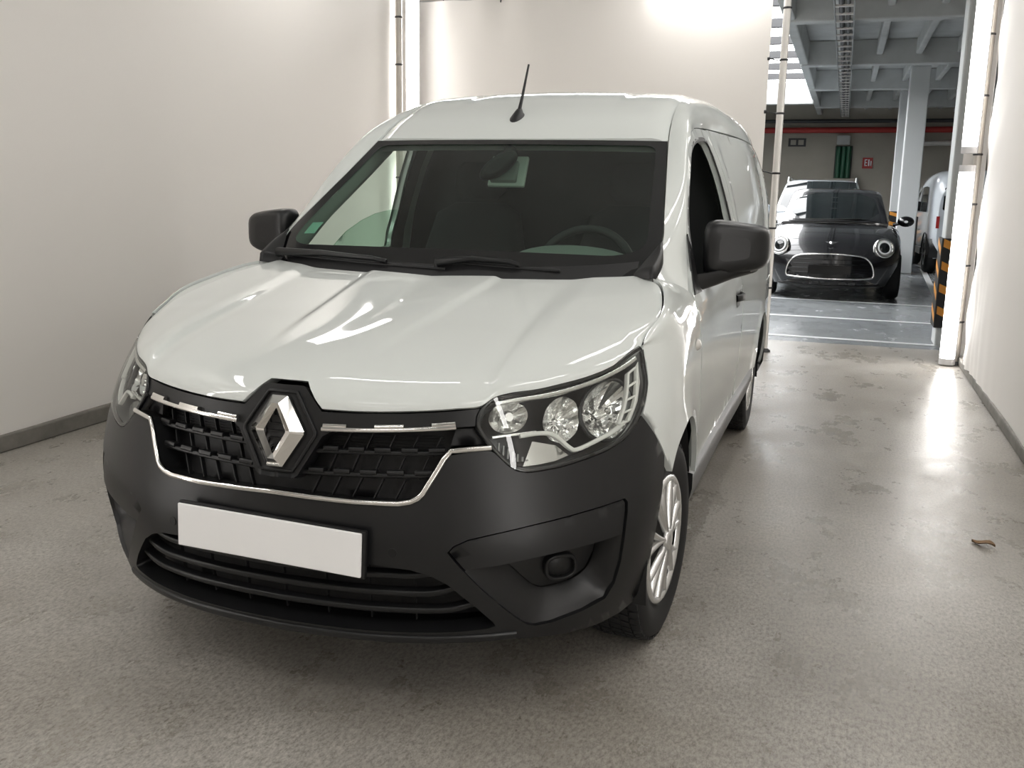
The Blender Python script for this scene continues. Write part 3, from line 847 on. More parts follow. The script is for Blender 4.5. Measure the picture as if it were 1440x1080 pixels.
# ---- roof aerial
ae=empty('aerial'); ae.parent=van; ae.matrix_parent_inverse=Matrix.Translation(-VO)
AX,AY,AZ=-.038,1.985,1.628
m=MB(); rows=[]
for k,(dz,a,b,dy) in enumerate(((-.012,.030,.058,0),(.006,.028,.054,.0),(.022,.018,.036,.012),(.040,.010,.018,.026))):
    rows.append([Vector((AX+a*math.cos(2*math.pi*j/18),AY+dy+b*math.sin(2*math.pi*j/18),AZ+dz+.35*b*math.sin(2*math.pi*j/18)*(1 if k<2 else .3))) for j in range(18)])
m.grid(rows,cv=True); m.add(rows[-1],[tuple(range(18))]); m.build('aerial_base',M['black'],ae)
m=MB(); m.tube([(AX,AY+.022,AZ+.03),(AX,AY+.06,AZ+.09),(AX,AY+.14,AZ+.23)],[.009,.0065,.0045],8); m.build('aerial_whip',M['black'],ae)

# ---- wheels
def wheel(x,y,steer,sg):
    w=empty('wheel',(x,y,WZ),0); w.rotation_euler=(0,0,steer); w.parent=van; w.location=(x,y-VO.y,WZ)
    o=1  # outer side is +x in local space, mirrored through sg
    prof=[(.195,-.085),(.225,-.09),(.265,-.093),(.288,-.086),(.299,-.072),(.3035,-.045),(.305,0),(.3035,.045),(.299,.072),(.288,.086),(.265,.093),(.240,.091),(.215,.084),(.199,.076),(.193,.066)]
    t=MB(); t.lathe([(r,a*sg) for r,a in prof],72); t.build('tyre',M['rubber'],w)
    tr=MB()
    for k in range(60):
        th=2*math.pi*k/60
        for a0,a1,off in ((-.078,-.052,0),(-.044,-.014,.5),(-.008,.022,.2),(.028,.052,.6),(.056,.080,.1)):
            t0=th+off*.1; dl=.042
            P=[]
            for aa,tt in ((a0,t0),(a1,t0+.02),(a1,t0+.02+dl*1.8),(a0,t0+dl*1.8)):
                rr=.3085 if abs(aa)<.06 else .3035
                P.append(Vector((aa*sg,rr*math.cos(tt),rr*math.sin(tt))))
            b=len(tr.v); tr.add(P+[Vector((p.x,p.y*.975,p.z*.975)) for p in P],[(0,1,2,3),(0,4,5,1),(1,5,6,2),(2,6,7,3),(3,7,4,0)])
    tb=tr.build('tread',M['rubber'],w,smooth=False); tb['kind']='stuff'
    d=MB(); d.lathe([(.196,.060*sg),(.17,.045*sg),(.10,.040*sg),(.001,.040*sg)],40); d.build('rim_recess',M['hubdark'],w)
    # trim: outer ring + seven forked spokes
    r_=MB(); r_.lathe([(.199,.070*sg),(.198,.082*sg),(.190,.087*sg),(.180,.086*sg),(.176,.074*sg)],64); r_.build('hubcap_ring',M['hubcap'],w)
    for k in range(7):
        th=2*math.pi*k/7+.2; s_=MB()
        for side in (-1,1):
            rows=[]
            for q in range(9):
                u=q/8; rad=lerp(.030,.184,u); ang=th+side*(.05+.155*u**1.1); wd=lerp(.13,.115,u)/ (1) *(.030/ max(rad,.03))*2.2 if False else lerp(.30,.085,u)
                hgt=lerp(.094,.084,u)
                row=[]
                for v,hh in ((-1,-.016),(-.75,-.003),(0,.003),(.75,-.003),(1,-.016)):
                    aa=ang+v*wd*.5; row.append(Vector(((hgt+hh)*sg,rad*math.cos(aa),rad*math.sin(aa))))
                rows.append(row)
            s_.grid(rows)
        s_.build('hubcap_spoke',M['hubcap'],w)
    c=MB(); c.lathe([(.034,.085*sg),(.034,.096*sg),(.028,.100*sg),(.0005,.101*sg)],28); c.build('hub_centre',M['hubcap'],w)
    # small diamond mark on the hub centre
    b_=MB(); q=[(0,.017),(.011,0),(0,-.017),(-.011,0)]; b_.grid([[Vector((.1025*sg,a,z)) for a,z in q],[Vector((.1025*sg,a*.5,z*.5)) for a,z in q]],cv=True); b_.build('hub_mark',M['chrome'],w,smooth=False)
    return w
ST=R(-4.5)
wheel(.765,AXF,ST,1); wheel(-.765,AXF,ST,-1); wheel(.762,AXR,0,1); wheel(-.762,AXR,0,-1)
# wheel wells
for cy in (AXF,AXR):
    m=MB(); rows=[]
    for i in range(23):
        t=R(-12+204*i/22); rows.append([Vector((x,cy+.372*math.cos(t),WZ+.012+.372*math.sin(t))) for x in (.50,.62,.74,.86)])
    m.grid(rows); vs=[r[0] for r in rows]; m.add(vs,[tuple(range(len(vs)))])
    for o in both('wheel_well',m,M['under'],van): vput(o)
# underbody
m=MB(); m.box((0,2.2,.27),(1.28,3.7,.12)); m.box((0,.55,.30),(1.0,.62,.14)); m.box((0,2.232,.27),(1.58,2.02,.12)); vput(m.build('underbody',M['under'],van,smooth=False))

# ---- cabin
m=MB()
ds=[]
for y,z in ((1.10,1.02),(1.20,1.075),(1.34,1.095),(1.46,1.085),(1.52,1.05),(1.54,.95),(1.50,.75),(1.42,.45)):
    ds.append([Vector((x,y+.05*(x/.7)**2,z+.012*math.cos(3*x))) for x in [-.72+.06*i for i in range(25)]])
m.grid(ds); vput(m.build('dashboard',M['cabin'],van))
m=MB(); rows=[]
for k in range(9):
    q=k/8; rows.append([Vector((.36+.24*math.cos(math.pi*j/12)*(.8+.2*q),1.33+.20*q,1.088+.055*math.sin(math.pi*j/12)*math.sin(math.pi*(q*.75+.12)))) for j in range(13)])
m.grid(rows); vput(m.build('instrument_hood',M['cabin_mid'],van))
sw=empty('steering_wheel'); sw.parent=van; sw.matrix_parent_inverse=Matrix.Translation(-VO)
c=V(.36,1.62,1.02); ax1=V(1,0,0); ax2=V(0,.42,.907)
m=MB(); pts=[c+ax1*.19*math.cos(R(10*i))+ax2*.19*math.sin(R(10*i)) for i in range(37)]; m.tube(pts,.016,8,caps=False); m.build('wheel_rim',M['cabin'],sw)
m=MB(); nn=ax1.cross(ax2)
for a in (0,180,270): m.tube([c,c+(ax1*math.cos(R(a))+ax2*math.sin(R(a)))*.18],[.03,.016],8)
m.tube([c-nn*.0,c+V(0,-.12,-.05)],.035,10); m.build('wheel_spokes',M['cabin'],sw)
def seat(x):
    s_=empty('seat'); s_.parent=van; s_.matrix_parent_inverse=Matrix.Translation(-VO)
    def cushion(rows_):
        b=MB(); rr=[]
        for (cy,cz,hx,hy,hz) in rows_:
            rr.append([V(x+hx*math.copysign(abs(math.cos(2*math.pi*j/20))**.5,math.cos(2*math.pi*j/20)),cy+hy*math.copysign(abs(math.sin(2*math.pi*j/20))**.6,math.sin(2*math.pi*j/20)),cz+hz*math.sin(2*math.pi*j/20)) for j in range(20)])
        b.grid(rr,cv=True); b.add(rr[0],[tuple(range(20))]); b.add(rr[-1],[tuple(range(20))]); return b
    cushion([(2.180,.58,.23,.22,0),(2.180,.66,.25,.25,0),(2.180,.72,.24,.24,.02),(2.180,.735,.2,.2,0)]).build('cushion',M['seat'],s_)
    cushion([(2.330,.72,.22,.06,0),(2.350,.85,.25,.075,0),(2.400,1.05,.25,.07,0),(2.450,1.22,.21,.055,0),(2.465,1.27,.12,.035,0)]).build('backrest',M['seat'],s_)
    cushion([(2.465,1.29,.09,.03,0),(2.470,1.33,.13,.045,0),(2.485,1.42,.13,.045,0),(2.490,1.46,.09,.03,0)]).build('headrest',M['seat'],s_)
seat(.38); seat(-.38)
# bulkhead, floor, headliner, door cards
m=MB(); bz=[.3,.7,1.0,1.2,1.35,1.5,1.6,1.66]
m.grid([[Vector((q*(SP(2.64,z,0).x-.03),2.64,z)) for q in (-1,-.5,0,.5,1)] for z in bz]); vput(m.build('bulkhead',M['cabin'],van,smooth=False))
m=MB(); m.box((0,1.9,.36),(1.56,1.4,.04)); vput(m.build('cabin_floor',M['under'],van,smooth=False))
m=MB(); hl=[]
for D,Cn in list(zip(dl,cl))[:22]:
    hl.append([Vector((q*D[0]*1.04,lerp(Cn[1],D[1],q*q)+.02,lerp(Cn[2],D[2],abs(q)**2.4)-.045)) for q in [k/8 for k in range(-8,9)]])
m.grid(hl); vput(m.build('headliner',M['cabin_light'],van))
dc=[(1.26,.98),(2.48,.99),(2.48,.40),(1.26,.40)]
m=cdt_panel(dc,[],lambda y,z,d: SP(y,z,d),step=.08,seg=.08,rim=.0,d0=.06)
m.grid([[SP(1.28+.05*i,1.005,d) for i in range(20)] for d in (.03,.045,.065)])
for o in both('door_card',m,M['cabin'],van): vput(o)
# inner pillar trims
m=MB(); m.grid([[r[0]+V(-.012,.012,-.022),r[0]+V(-.018,.075,-.040),r[0]+V(.0,.13,-.05),r[4]+V(-.03,.12,-.05),r[7]+V(-.04,.05,-.03)] for r in rowsP[5:5*NI+4]])
for o in both('pillar_trim',m,M['cabin_light'],van): vput(o)
m=MB(); m.grid([[SP(y,z,.035) for y in (2.408,2.46,2.58)] for z in (.95,1.1,1.25,1.4,1.5,1.58,1.64)])
for o in both('centre_pillar_trim',m,M['cabin'],van): vput(o)
m=MB(); m.grid([[SP(y,z,.055) for y in (2.49,2.57)] for z in (1.02,1.15,1.3,1.45,1.58)])
for o in both('belt_cover',m,M['cabin_light'],van): vput(o)
# oval inside mirror and pale lamp console
mi=empty('inside_mirror'); mi.parent=van; mi.matrix_parent_inverse=Matrix.Translation(-VO)
p=ws(-.045,.868,.050)
m=MB(); rows=[]
for k,(dy,s_) in enumerate(((-.018,.55),(-.014,.85),(0,1.0),(.016,.97))):
    rows.append([p+V(.076*s_*math.cos(2*math.pi*j/24)+.022*s_*math.sin(2*math.pi*j/24),dy,.052*s_*math.sin(2*math.pi*j/24)+.026*s_*math.cos(2*math.pi*j/24)) for j in range(24)])
m.grid(rows,cv=True); m.add(rows[0],[tuple(range(24))]); m.build('mirror_back',M['black'],mi)
m=MB(); m.add([q+V(0,.002,0) for q in rows[-1]],[tuple(range(24))]); m.build('mirror_face',M['chrome'],mi)
m=MB(); a=ws(0,.965,.035); m.tube([a,a.lerp(p,.5)+V(.015,0,.012),p+V(0,.01,.02)],[.03,.026,.024],12); m.build('mirror_stem',M['black'],mi)
lc=empty('roof_lamp_console'); lc.parent=van; lc.matrix_parent_inverse=Matrix.Translation(-VO)
q=V(-.01,1.80,1.405)
m=MB(); rt=Matrix.Rotation(R(62),3,'X')
m.box(q,(.155,.135,.02),rt); m.build('console_plate',M['cabin_light'],lc,smooth=False,bevel=.006)
m=MB(); m.box(q+V(-.01,-.02,.0),(.11,.09,.03),rt); m.build('console_lens',M['cabin_mid'],lc,smooth=False,bevel=.006)
# sticker in the corner of the windscreen
m=MB(); m.grid([[ws(q,t,.004) for q in (-.90,-.865,-.83)] for t in (.255,.30,.345)]); vput(m.build('windscreen_sticker',M['sticker'],van,smooth=False))
# ================================================================== the place: white tent inside a parking garage
def floor_mat(name, c0, c1, c2, rough0, rough1, sc=1.0, stain=.5):
    m=mat(name,c1,.4); nt=m.node_tree; b=nt.nodes['Principled BSDF']
    big=noise_tex(nt,.55*sc,5,.62); mid=noise_tex(nt,3.2*sc,6,.7,mapping=(1,.55,1)); fine=noise_tex(nt,95*sc,10,.85,mapping=(1,.5,1))
    r1=ramp(nt,big.outputs['Fac'],[(.34,c0),(.52,c1),(.68,c2)])
    r2=ramp(nt,mid.outputs['Fac'],[(.20,(.76,.74,.71)),(.50,(.96,.96,.96)),(.80,(1.13,1.13,1.12))])
    r3=ramp(nt,fine.outputs['Fac'],[(.40,(.55,.53,.50)),(.50,(.96,.96,.95)),(.60,(1.30,1.30,1.29))])
    mx=nt.nodes.new('ShaderNodeMix'); mx.data_type='RGBA'; mx.blend_type='MULTIPLY'; mx.inputs[0].default_value=stain
    nt.links.new(r1.outputs['Color'],mx.inputs[6]); nt.links.new(r2.outputs['Color'],mx.inputs[7])
    my=nt.nodes.new('ShaderNodeMix'); my.data_type='RGBA'; my.blend_type='MULTIPLY'; my.inputs[0].default_value=stain
    nt.links.new(mx.outputs[2],my.inputs[6]); nt.links.new(r3.outputs['Color'],my.inputs[7])
    nt.links.new(my.outputs[2],b.inputs['Base Color'])
    rr=nt.nodes.new('ShaderNodeMapRange'); rr.inputs[1].default_value=.3; rr.inputs[2].default_value=.7; rr.inputs[3].default_value=rough0; rr.inputs[4].default_value=rough1
    nt.links.new(mid.outputs['Fac'],rr.inputs[0]); nt.links.new(rr.outputs[0],b.inputs['Roughness'])
    bump(m,fine.outputs['Fac'],.18,.004)
    return m
M['floor']=floor_mat('worn_concrete',(.28,.256,.222),(.40,.378,.345),(.50,.48,.45),.20,.42,stain=1.0)
M['floor2']=floor_mat('painted_garage_floor',(.20,.215,.225),(.25,.265,.275),(.29,.305,.31),.16,.30,stain=.25)
M['fabric']=mat('white_tent_fabric',(.885,.855,.82),.75,spec=.25)
_t=noise_tex(M['fabric'].node_tree,260,2); bump(M['fabric'],_t.outputs['Fac'],.06,.002)
M['kerb']=mat('grey_kerb',(.20,.185,.165),.7); _t=noise_tex(M['kerb'].node_tree,9,5); _r=ramp(M['kerb'].node_tree,_t.outputs['Fac'],[(.3,(.15,.14,.125)),(.7,(.25,.235,.21))]); M['kerb'].node_tree.links.new(_r.outputs['Color'],M['kerb'].node_tree.nodes['Principled BSDF'].inputs['Base Color'])
M['concrete']=mat('painted_concrete',(.50,.51,.50),.75); _t=noise_tex(M['concrete'].node_tree,2.2,6); _r=ramp(M['concrete'].node_tree,_t.outputs['Fac'],[(.3,(.44,.45,.44)),(.7,(.55,.56,.55))]); M['concrete'].node_tree.links.new(_r.outputs['Color'],M['concrete'].node_tree.nodes['Principled BSDF'].inputs['Base Color'])
M['column']=mat('white_column_paint',(.66,.68,.68),.6)
M['gwall']=mat('beige_garage_wall',(.40,.37,.31),.8); _t=noise_tex(M['gwall'].node_tree,.8,5); _r=ramp(M['gwall'].node_tree,_t.outputs['Fac'],[(.3,(.36,.335,.285)),(.7,(.44,.41,.35))]); M['gwall'].node_tree.links.new(_r.outputs['Color'],M['gwall'].node_tree.nodes['Principled BSDF'].inputs['Base Color'])
M['pole']=mat('galvanised_pole',(.50,.47,.43),.4,metal=.6)
M['polewhite']=mat('pale_pole',(.66,.64,.61),.35,metal=.3)
M['lamp_case']=mat('lamp_casing',(.60,.59,.60),.4)
M['tube']=mat('lit_tube',(.9,.9,.9),.4,emit=(1,.975,.945),estr=TUBE_POWER)
M['line']=mat('white_floor_paint',(.72,.73,.73),.45)
M['guard_black']=mat('guard_black',(.02,.02,.022),.5)
M['guard_orange']=mat('guard_orange',(.78,.33,.05),.5)
M['red']=mat('red_pipe_paint',(.42,.035,.03),.45)
M['green']=mat('green_unit',(.02,.10,.055),.4)
M['dark_metal']=mat('dark_metal',(.05,.05,.052),.5,metal=.3)
M['grey_metal']=mat('grey_metal',(.33,.34,.34),.45,metal=.5)
M['leaf']=mat('dry_leaf',(.28,.17,.09),.7)

def struct(name, mb, m, smooth=False, **k): return tag(mb.build(name,m,None,smooth=smooth,**k),kind='structure')
# floors
m=MB(); m.grid([[V(x,y,0) for x in (-9,-2.7,2.4,9)] for y in (-8,-2,3,7.25)]); struct('floor',m,M['floor'])
m=MB(); m.grid([[V(x,y,0) for x in (-9,0,9)] for y in (7.25,16,27)]); struct('floor',m,M['floor2'])
# tent walls (fabric with soft folds)
def ripple(y,z):
    return .012*math.sin(y*1.7+z*.6)+.006*math.sin(y*4.1-z*1.3+1)
m=MB(); m.grid([[V(-2.62+ripple(y,z)*.8,y,z) for y in [-5+.125*i for i in range(93)]] for z in [.085+.16*i for i in range(21)]])
wl=m
m.grid([[V(-2.62+.03*math.sin(R(a)),6.50+.02*(1-math.cos(R(a))),z) for a in (0,60,120)] for z in (.085,1.5,3.285)])
struct('wall_left',m,M['fabric'],smooth=True)
def rr_(y,z):
    e=max(0,min(1,(y-5.2)/1.2)); low=math.exp(-z/.35)
    return .010*math.sin(y*1.9+z)+e*(.014*math.sin(z*9+y*6)+.02*low*math.sin(y*34))+.006*low*math.sin(y*21)*max(0,min(1,(y-4.3)/1.5))
m=MB(); ys=[-5+.2*i for i in range(46)]+[4.2+.036*i for i in range(1,64)]
m.grid([[V(2.262+.03*max(0,min(1,(y-6.1)/.3))+rr_(y,z),y,z+(.05*math.exp(-z/.2)*max(0,(y-5.9))/.5)) for y in ys] for z in [.07+.04*i for i in range(12)]+[.55+.12*i for i in range(1,24)]])
m.grid([[V(x,y,z) for x,y in ((2.292,6.43),(2.290,6.50),(2.275,6.56),(2.24,6.60),(2.19,6.62),(2.145,6.625))] for z in (.07,.8,1.6,2.4,3.28)])
struct('wall_right',m,M['fabric'],smooth=True)
m=MB(); m.grid([[V(-2.56+3.165*i/60,6.60+.010*math.sin(i*.35+z)+.012*math.sin(z*1.4+i*.12)+(.03*max(0,z-2.6)*math.sin(i*.9)),z-.02*max(0,z-2.8)*abs(math.sin(i*.45))) for i in range(61)] for z in [.04+.15*i for i in range(20)]+[2.99]])
struct('wall_back',m,M['fabric'],smooth=True)
m=MB(); m.grid([[V(-2.6+4.85*i/30,-5.02+.01*math.sin(i),z) for i in range(31)] for z in (.05,1.1,2.2,3.2)])
struct('wall_front_fill',m,M['fabric'],smooth=True)  # unseen white wall behind the camera, added to give even light
# kerbs
m=MB(); m.box((-2.66,.7,.045),(.12,11.4,.09)); struct('baseboard_left',m,M['kerb'],bevel=.01)
m=MB(); m.box((2.31,.75,.035),(.11,11.5,.07)); struct('baseboard_right',m,M['kerb'],bevel=.01)

# ---- lamps: tubular fixtures
def fixture(name, a, b, out, label, group, parent=None, w=.12):
    """waterproof strip lamp from a to b, shining towards out"""
    a=Vector(a); b=Vector(b); out=Vector(out).normalized(); e=empty(name,tuple(a)); tag(e,label,'lamp',group)
    T=(b-a).normalized(); B=T.cross(out).normalized(); L=(b-a).length
    def P(l,s,o): return T*l+B*s+out*o
    c=MB(); rows=[]
    for l in (0,L): rows.append([P(l,x*w/2,y*w) for x,y in ((-1,0),(-.9,-.30),(.9,-.30),(1,0))])
    c.grid(rows,cv=True); c.add(rows[0],[(0,1,2,3)]); c.add(rows[1],[(0,1,2,3)]); c.build('lamp_case',M['lamp_case'],e,smooth=False)
    d=MB(); rows=[]
    for l in (.05,.07,L-.07,L-.05):
        k=.9 if l in(.05,L-.05) else 1
        rows.append([P(l,math.cos(math.pi*j/10)*w*.48*k,math.sin(math.pi*j/10)*w*.42*k) for j in range(11)])
    d.grid(rows); d.add(rows[0],[tuple(range(11))]); d.add(rows[-1],[tuple(range(11))]); d.build('diffuser',M['tube'],e)
    for l0,l1 in ((0,.05),(L-.05,L)):
        q=MB(); rows=[[P(l,math.cos(math.pi*j/8)*w*.5,math.sin(math.pi*j/8)*w*.44) for j in range(9)] for l in (l0,l1)]
        q.grid(rows); q.add(rows[0],[tuple(range(9))]); q.add(rows[1],[tuple(range(9))]); q.build('end_cap',M['lamp_case'],e)
    return e
GL='vertical strip lamps on the tent posts'
fixture('strip_lamp',(2.165,6.43,.01),(2.165,6.43,1.575),(-.45,-1,0),'lower upright strip lamp at the end of the right tent wall',GL)
fixture('strip_lamp',(2.165,6.43,1.665),(2.165,6.43,3.22),(-.45,-1,0),'upper upright strip lamp at the end of the right tent wall',GL)
fixture('strip_lamp',(-2.515,6.40,.01),(-2.515,6.40,1.575),(.6,-1,0),'lower upright strip lamp in the corner behind the van, seen through its side window',GL)
fixture('strip_lamp',(-2.515,6.40,1.665),(-2.515,6.40,3.22),(.6,-1,0),'upper upright strip lamp in the left corner beside the back curtain',GL)
GF='upright strip lamps at the front end of the tent, behind the photographer'
for x,o,sd in ((2.16,(-1,.5,0),'right'),(-2.52,(1,.5,0),'left')):
    for z0,z1,lv in ((.01,1.575,'lower'),(1.665,3.2,'upper')): fixture('strip_lamp',(x,-1.45,z0),(x,-1.45,z1),o,'%s upright strip lamp on the %s tent wall beside the photographer'%(lv,sd),GF)
GO='strip lamps hung along the top of the tent'
for x,yy in ((-2.35,(-2.6,-.6,3.4)),(2.02,(-2.6,-.6,1.4,3.4))):
    for y in yy: fixture('strip_lamp',(x,y,3.3),(x,y+1.5,3.3),(-.35 if x>0 else .35,0,-1),'%s strip lamp from the back along the top of the %s tent wall'%(['first','second','third','fourth'][len(yy)-1-yy.index(y)],'left' if x<0 else 'right'),GO)
for y in (1.6,3.6): fixture('strip_lamp',(1.15,y,3.3),(1.15,y+1.5,3.3),(-.3,0,-1),'%s added strip lamp over the passage beside the van, brightening the left wall'%('nearer' if y<2 else 'farther'),GO)  # unseen pair, added to brighten the left tent wall
fixture('strip_lamp',(-1.15,1.05,3.3),(.12,1.05,3.3),(0,0,-1),'strip lamp hung across the tent above the bonnet','strip lamps hung across the tent',w=.07)
fixture('strip_lamp',(-.55,-2.2,3.3),(.95,-2.2,3.3),(0,0,-1),'added strip lamp across the tent over the photographer, kept for its light','strip lamps hung across the tent')  # unseen extra lamp, kept only for the light it gives
fixture('strip_lamp',(-.45,6.30,3.12),(.62,6.30,3.12),(0,.5,-1),'strip lamp hung across the top of the back curtain','strip lamps hung across the tent ends')
fixture('strip_lamp',(-.7,-3.9,3.15),(.8,-3.9,3.15),(0,.4,-1),'added strip lamp across the front end of the tent, for light from the front','strip lamps hung across the tent ends')  # unseen, added to light plate and left wall from the front
# ---- tent posts
def post(name,x,y,r,z1,label,m,ties):
    e=empty(name,(x,y,0)); tag(e,label,'pole')
    p=MB(); p.tube([(0,0,0),(0,0,z1*.5),(0,0,z1)],r,14); p.build('pole_tube',m,e)
    f=MB(); f.lathe([(r*1.8,0),(r*1.8,.012),(r*1.05,.03)],16,'z'); f.build('pole_foot',M['dark_metal'],e)
    for z in ties:
        t=MB(); t.lathe([(r*1.06,z-.008),(r*1.22,z-.004),(r*1.22,z+.004),(r*1.06,z+.008)],14,'z'); t.build('tie_band',M['guard_black'] if m is M['polewhite'] else M['dark_metal'],e)
    return e
post('tent_pole',2.236,6.50,.030,3.3,'grey scaffold pole beside the bright strip lamps on the right wall',M['pole'],(.35,.8,1.28,1.66,2.1,2.55))
post('tent_pole',-2.565,6.215,.030,3.3,'brownish scaffold pole in front of the left corner strip lamps',M['pole'],(.5,1.0,1.42,1.95,2.4,2.8))
post('tent_pole',.725,6.52,.030,3.3,'slim pale pole standing beside the free edge of the back curtain',M['polewhite'],(.55,1.05,1.5,1.98,2.4,2.8))
# ties from the curtain edge to the pale pole
for z,wh in ((1.05,'lowest'),(1.5,'second lowest'),(1.98,'second highest'),(2.4,'highest')):
    m=MB(); m.tube([(.60,6.59,z+.02),(.64,6.56,z+.012),(.69,6.545,z)],.005,6); m.tube([(.590,6.585,z+.02),(.610,6.585,z+.02)],.014,8)
    tag(m.build('elastic_tie',M['guard_black']),'%s of the black elastic ties between back curtain and pale pole'%wh,'tie','elastic ties on the curtain edge')
m=MB(); m.tube([(-2.6,6.62,3.02),(.75,6.62,3.02)],.022,10); tag(m.build('curtain_rail',M['pole']),'horizontal rail carrying the top edge of the back curtain','rail')
for i in range(6):
    x=-2.3+.55*i; wh=['first','second','third','fourth','fifth','sixth'][i]; m=MB(); m.tube([(x,6.60,2.96),(x+.01,6.575,3.0),(x,6.60,3.06),(x-.01,6.645,3.02),(x,6.60,2.96)],.006,6)
    tag(m.build('curtain_hook',M['dark_metal']),'%s small dark hook from the left on the curtain rail'%wh,'hook','curtain hooks on the rail')
# dry leaf
m=MB(); m.grid([[V(.05*math.sin(math.pi*a/6)*b*.5,.09*(a/6-.5),.006+.010*abs(b)+.006*math.sin(a)) for b in (-1,-.5,0,.5,1)] for a in range(7)])
lf=m.build('dry_leaf',M['leaf']); lf.location=(1.905,2.02,0); lf.rotation_euler=(0,0,R(62)); tag(lf,'small dry brown leaf lying on the concrete floor','leaf')

# ---- garage shell: ceiling with beams and skylight
CZ=3.78
m=MB()
m.grid([[V(x,y,CZ) for x in (.41,9)] for y in (-8,7,26.5)])
m.grid([[V(x,y,CZ) for x in (-9,.41)] for y in (-8,8.2)])
m.grid([[V(x,y,CZ) for x in (-9,.41)] for y in (21.7,26.5)])
m.grid([[V(x,y,CZ) for x in (-9,-3.4)] for y in (8.2,21.7)])
struct('ceiling',m,M['concrete'])
def beam(c,size,i): 
    m=MB(); m.box(c,size); return struct('trim_%d'%i,m,M['concrete'],bevel=.02)
ti=1
for y in (11.05,15.4,19.4,23.7):
    beam((4.72,y,3.585),(8.6,.22,.39),ti); ti+=1
for x in (.47,1.05,1.63,2.22,2.82,3.42,4.0,4.6):
    big = x<.5
    beam((x,16.6,3.60 if big else 3.66),(.14 if big else .10,19.6,.37 if big else .24),ti); ti+=1
beam((-1.5,21.75,3.55),(3.9,.2,.46),ti); ti+=1
# skylight glazing bars
ORD=['first','second','third','fourth','fifth','sixth','seventh']
for y in (9.9,11.6,13.3,15.0,16.7,18.4,20.1):
    m=MB(); m.box((-1.5,y,3.76),(3.9,.11,.12)); tag(m.build('skylight_bar',M['dark_metal'],smooth=False),'%s glazing bar across the bright roof light, counted from the tent'%ORD[int(round((y-9.9)/1.7))],'glazing bar','glazing bars of the roof light')
# garage walls
for nm,c,s in (('wall_garage_back',(0,26.2,1.9),(18,.2,3.8)),('wall_garage_left',(-9,9,1.9),(.2,35,3.8)),('wall_garage_right',(9,9,1.9),(.2,35,3.8)),('wall_garage_front',(0,-8,1.9),(18,.2,3.8))):
    m=MB(); m.box(c,s); struct(nm,m,M['gwall'])
# floor lines
for i,(x0,y0,x1,y1) in enumerate(((.2,7.62,2.9,7.50),(.2,9.22,4.2,9.13),(-.5,11.1,4.2,10.85),(2.55,12.0,2.75,17.5))):
    d=Vector((x1-x0,y1-y0,0)).normalized(); n=Vector((-d.y,d.x,0))*.045
    m=MB(); a=V(x0,y0,.003); b=V(x1,y1,.003); m.add([a-n,b-n,b+n,a+n],[(0,1,2,3)]); struct('trim_floor_line',m,M['line'])
# columns with striped guards
def column(x,y,w,d,label,guard,h=3.4):
    e=empty('column',(x,y,0)); tag(e,label,'column')
    m=MB(); m.box((0,0,h/2),(w,d,h)); m.build('column_shaft',M['column'],e,smooth=False,bevel=.015)
    for (side,z0,z1) in guard:
        g=MB()
        if side=='front': u=V(1,0,0); nn=V(0,-1,0); c=V(0,-d/2-.008,0); gw=w+.03
        else: u=V(0,-1,0); nn=V(-1,0,0); c=V(-w/2-.008,0,0); gw=d+.02
        if side=='right': u=V(0,1,0); nn=V(1,0,0); c=V(w/2+.008,0,0); gw=d+.02
        A=[c-u*gw/2+V(0,0,z0),c+u*gw/2+V(0,0,z0),c+u*gw/2+V(0,0,z1),c-u*gw/2+V(0,0,z1)]
        g.add([p-nn*.006 for p in A]+[p+nn*.012 for p in A],[(4,5,6,7),(0,1,5,4),(1,2,6,5),(2,3,7,6),(3,0,4,7)])
        gp=g.build('guard_board',M['guard_black'],e,smooth=False)
        n=4
        for k in range(n):
            s=MB(); pitch=(z1-z0)/n; zb=z0+pitch*(k+.42); t=pitch*.36; dz=pitch*.42
            q=[c-u*gw*.46+V(0,0,zb+dz*.5),c+u*gw*.46+V(0,0,zb-dz*.5),c+u*gw*.46+V(0,0,zb-dz*.5+t),c-u*gw*.46+V(0,0,zb+dz*.5+t)]
            s.add([p+nn*.015 for p in q],[(0,1,2,3)]); s.build('guard_stripe',M['guard_orange'],gp,smooth=False)
    return e
column(2.243,7.66,.175,.32,'white column with orange and black guard just behind the right strip lamps',[('front',.17,.97),('left',.17,.97)],3.47)
column(2.325,16.40,.31,.34,'white column between the black car and the white van',[('front',.22,1.0),('right',.22,1.0)] if False else [('right',.20,.98)],3.47)
column(2.36,20.6,.30,.34,'farther white column just left behind the nearer one',[('front',.2,1.0)],3.47)
# back wall fittings
m=MB(); m.tube([(-6,25.95,2.98),(6,25.95,3.02)],.075,12); tag(m.build('red_pipe',M['red']),'long red pipe running along the top of the garage back wall','pipe')
m=MB(); m.tube([(-6,25.9,3.22),(6,25.9,3.24)],.05,10); tag(m.build('dark_pipe',M['dark_metal']),'dark pipe running above the red pipe on the back wall','pipe')
m=MB(); m.tube([(2.7,25.85,2.66),(8,25.85,2.70)],.07,10); tag(m.build('pale_pipe',M['polewhite']),'pale pipe under the red pipe right of the columns','pipe')
e=empty('green_unit',(1.16,25.98,1.76)); tag(e,'tall dark green unit on the garage back wall','wall unit')
for x in (-.13,0,.13):
    m=MB(); m.tube([(x,0,0),(x,0,.82)],.065,12); m.build('cylinder',M['green'],e)
m=MB(); m.box((0,.07,.41),(.44,.03,.86)); m.build('mounting_plate',M['dark_metal'],e,smooth=False)
m=MB(); m.box((1.13,25.98,2.75),(.34,.2,.24)); tag(m.build('duct_box',M['concrete'],smooth=False,bevel=.02),'pale grey box on the wall above the green unit','box')
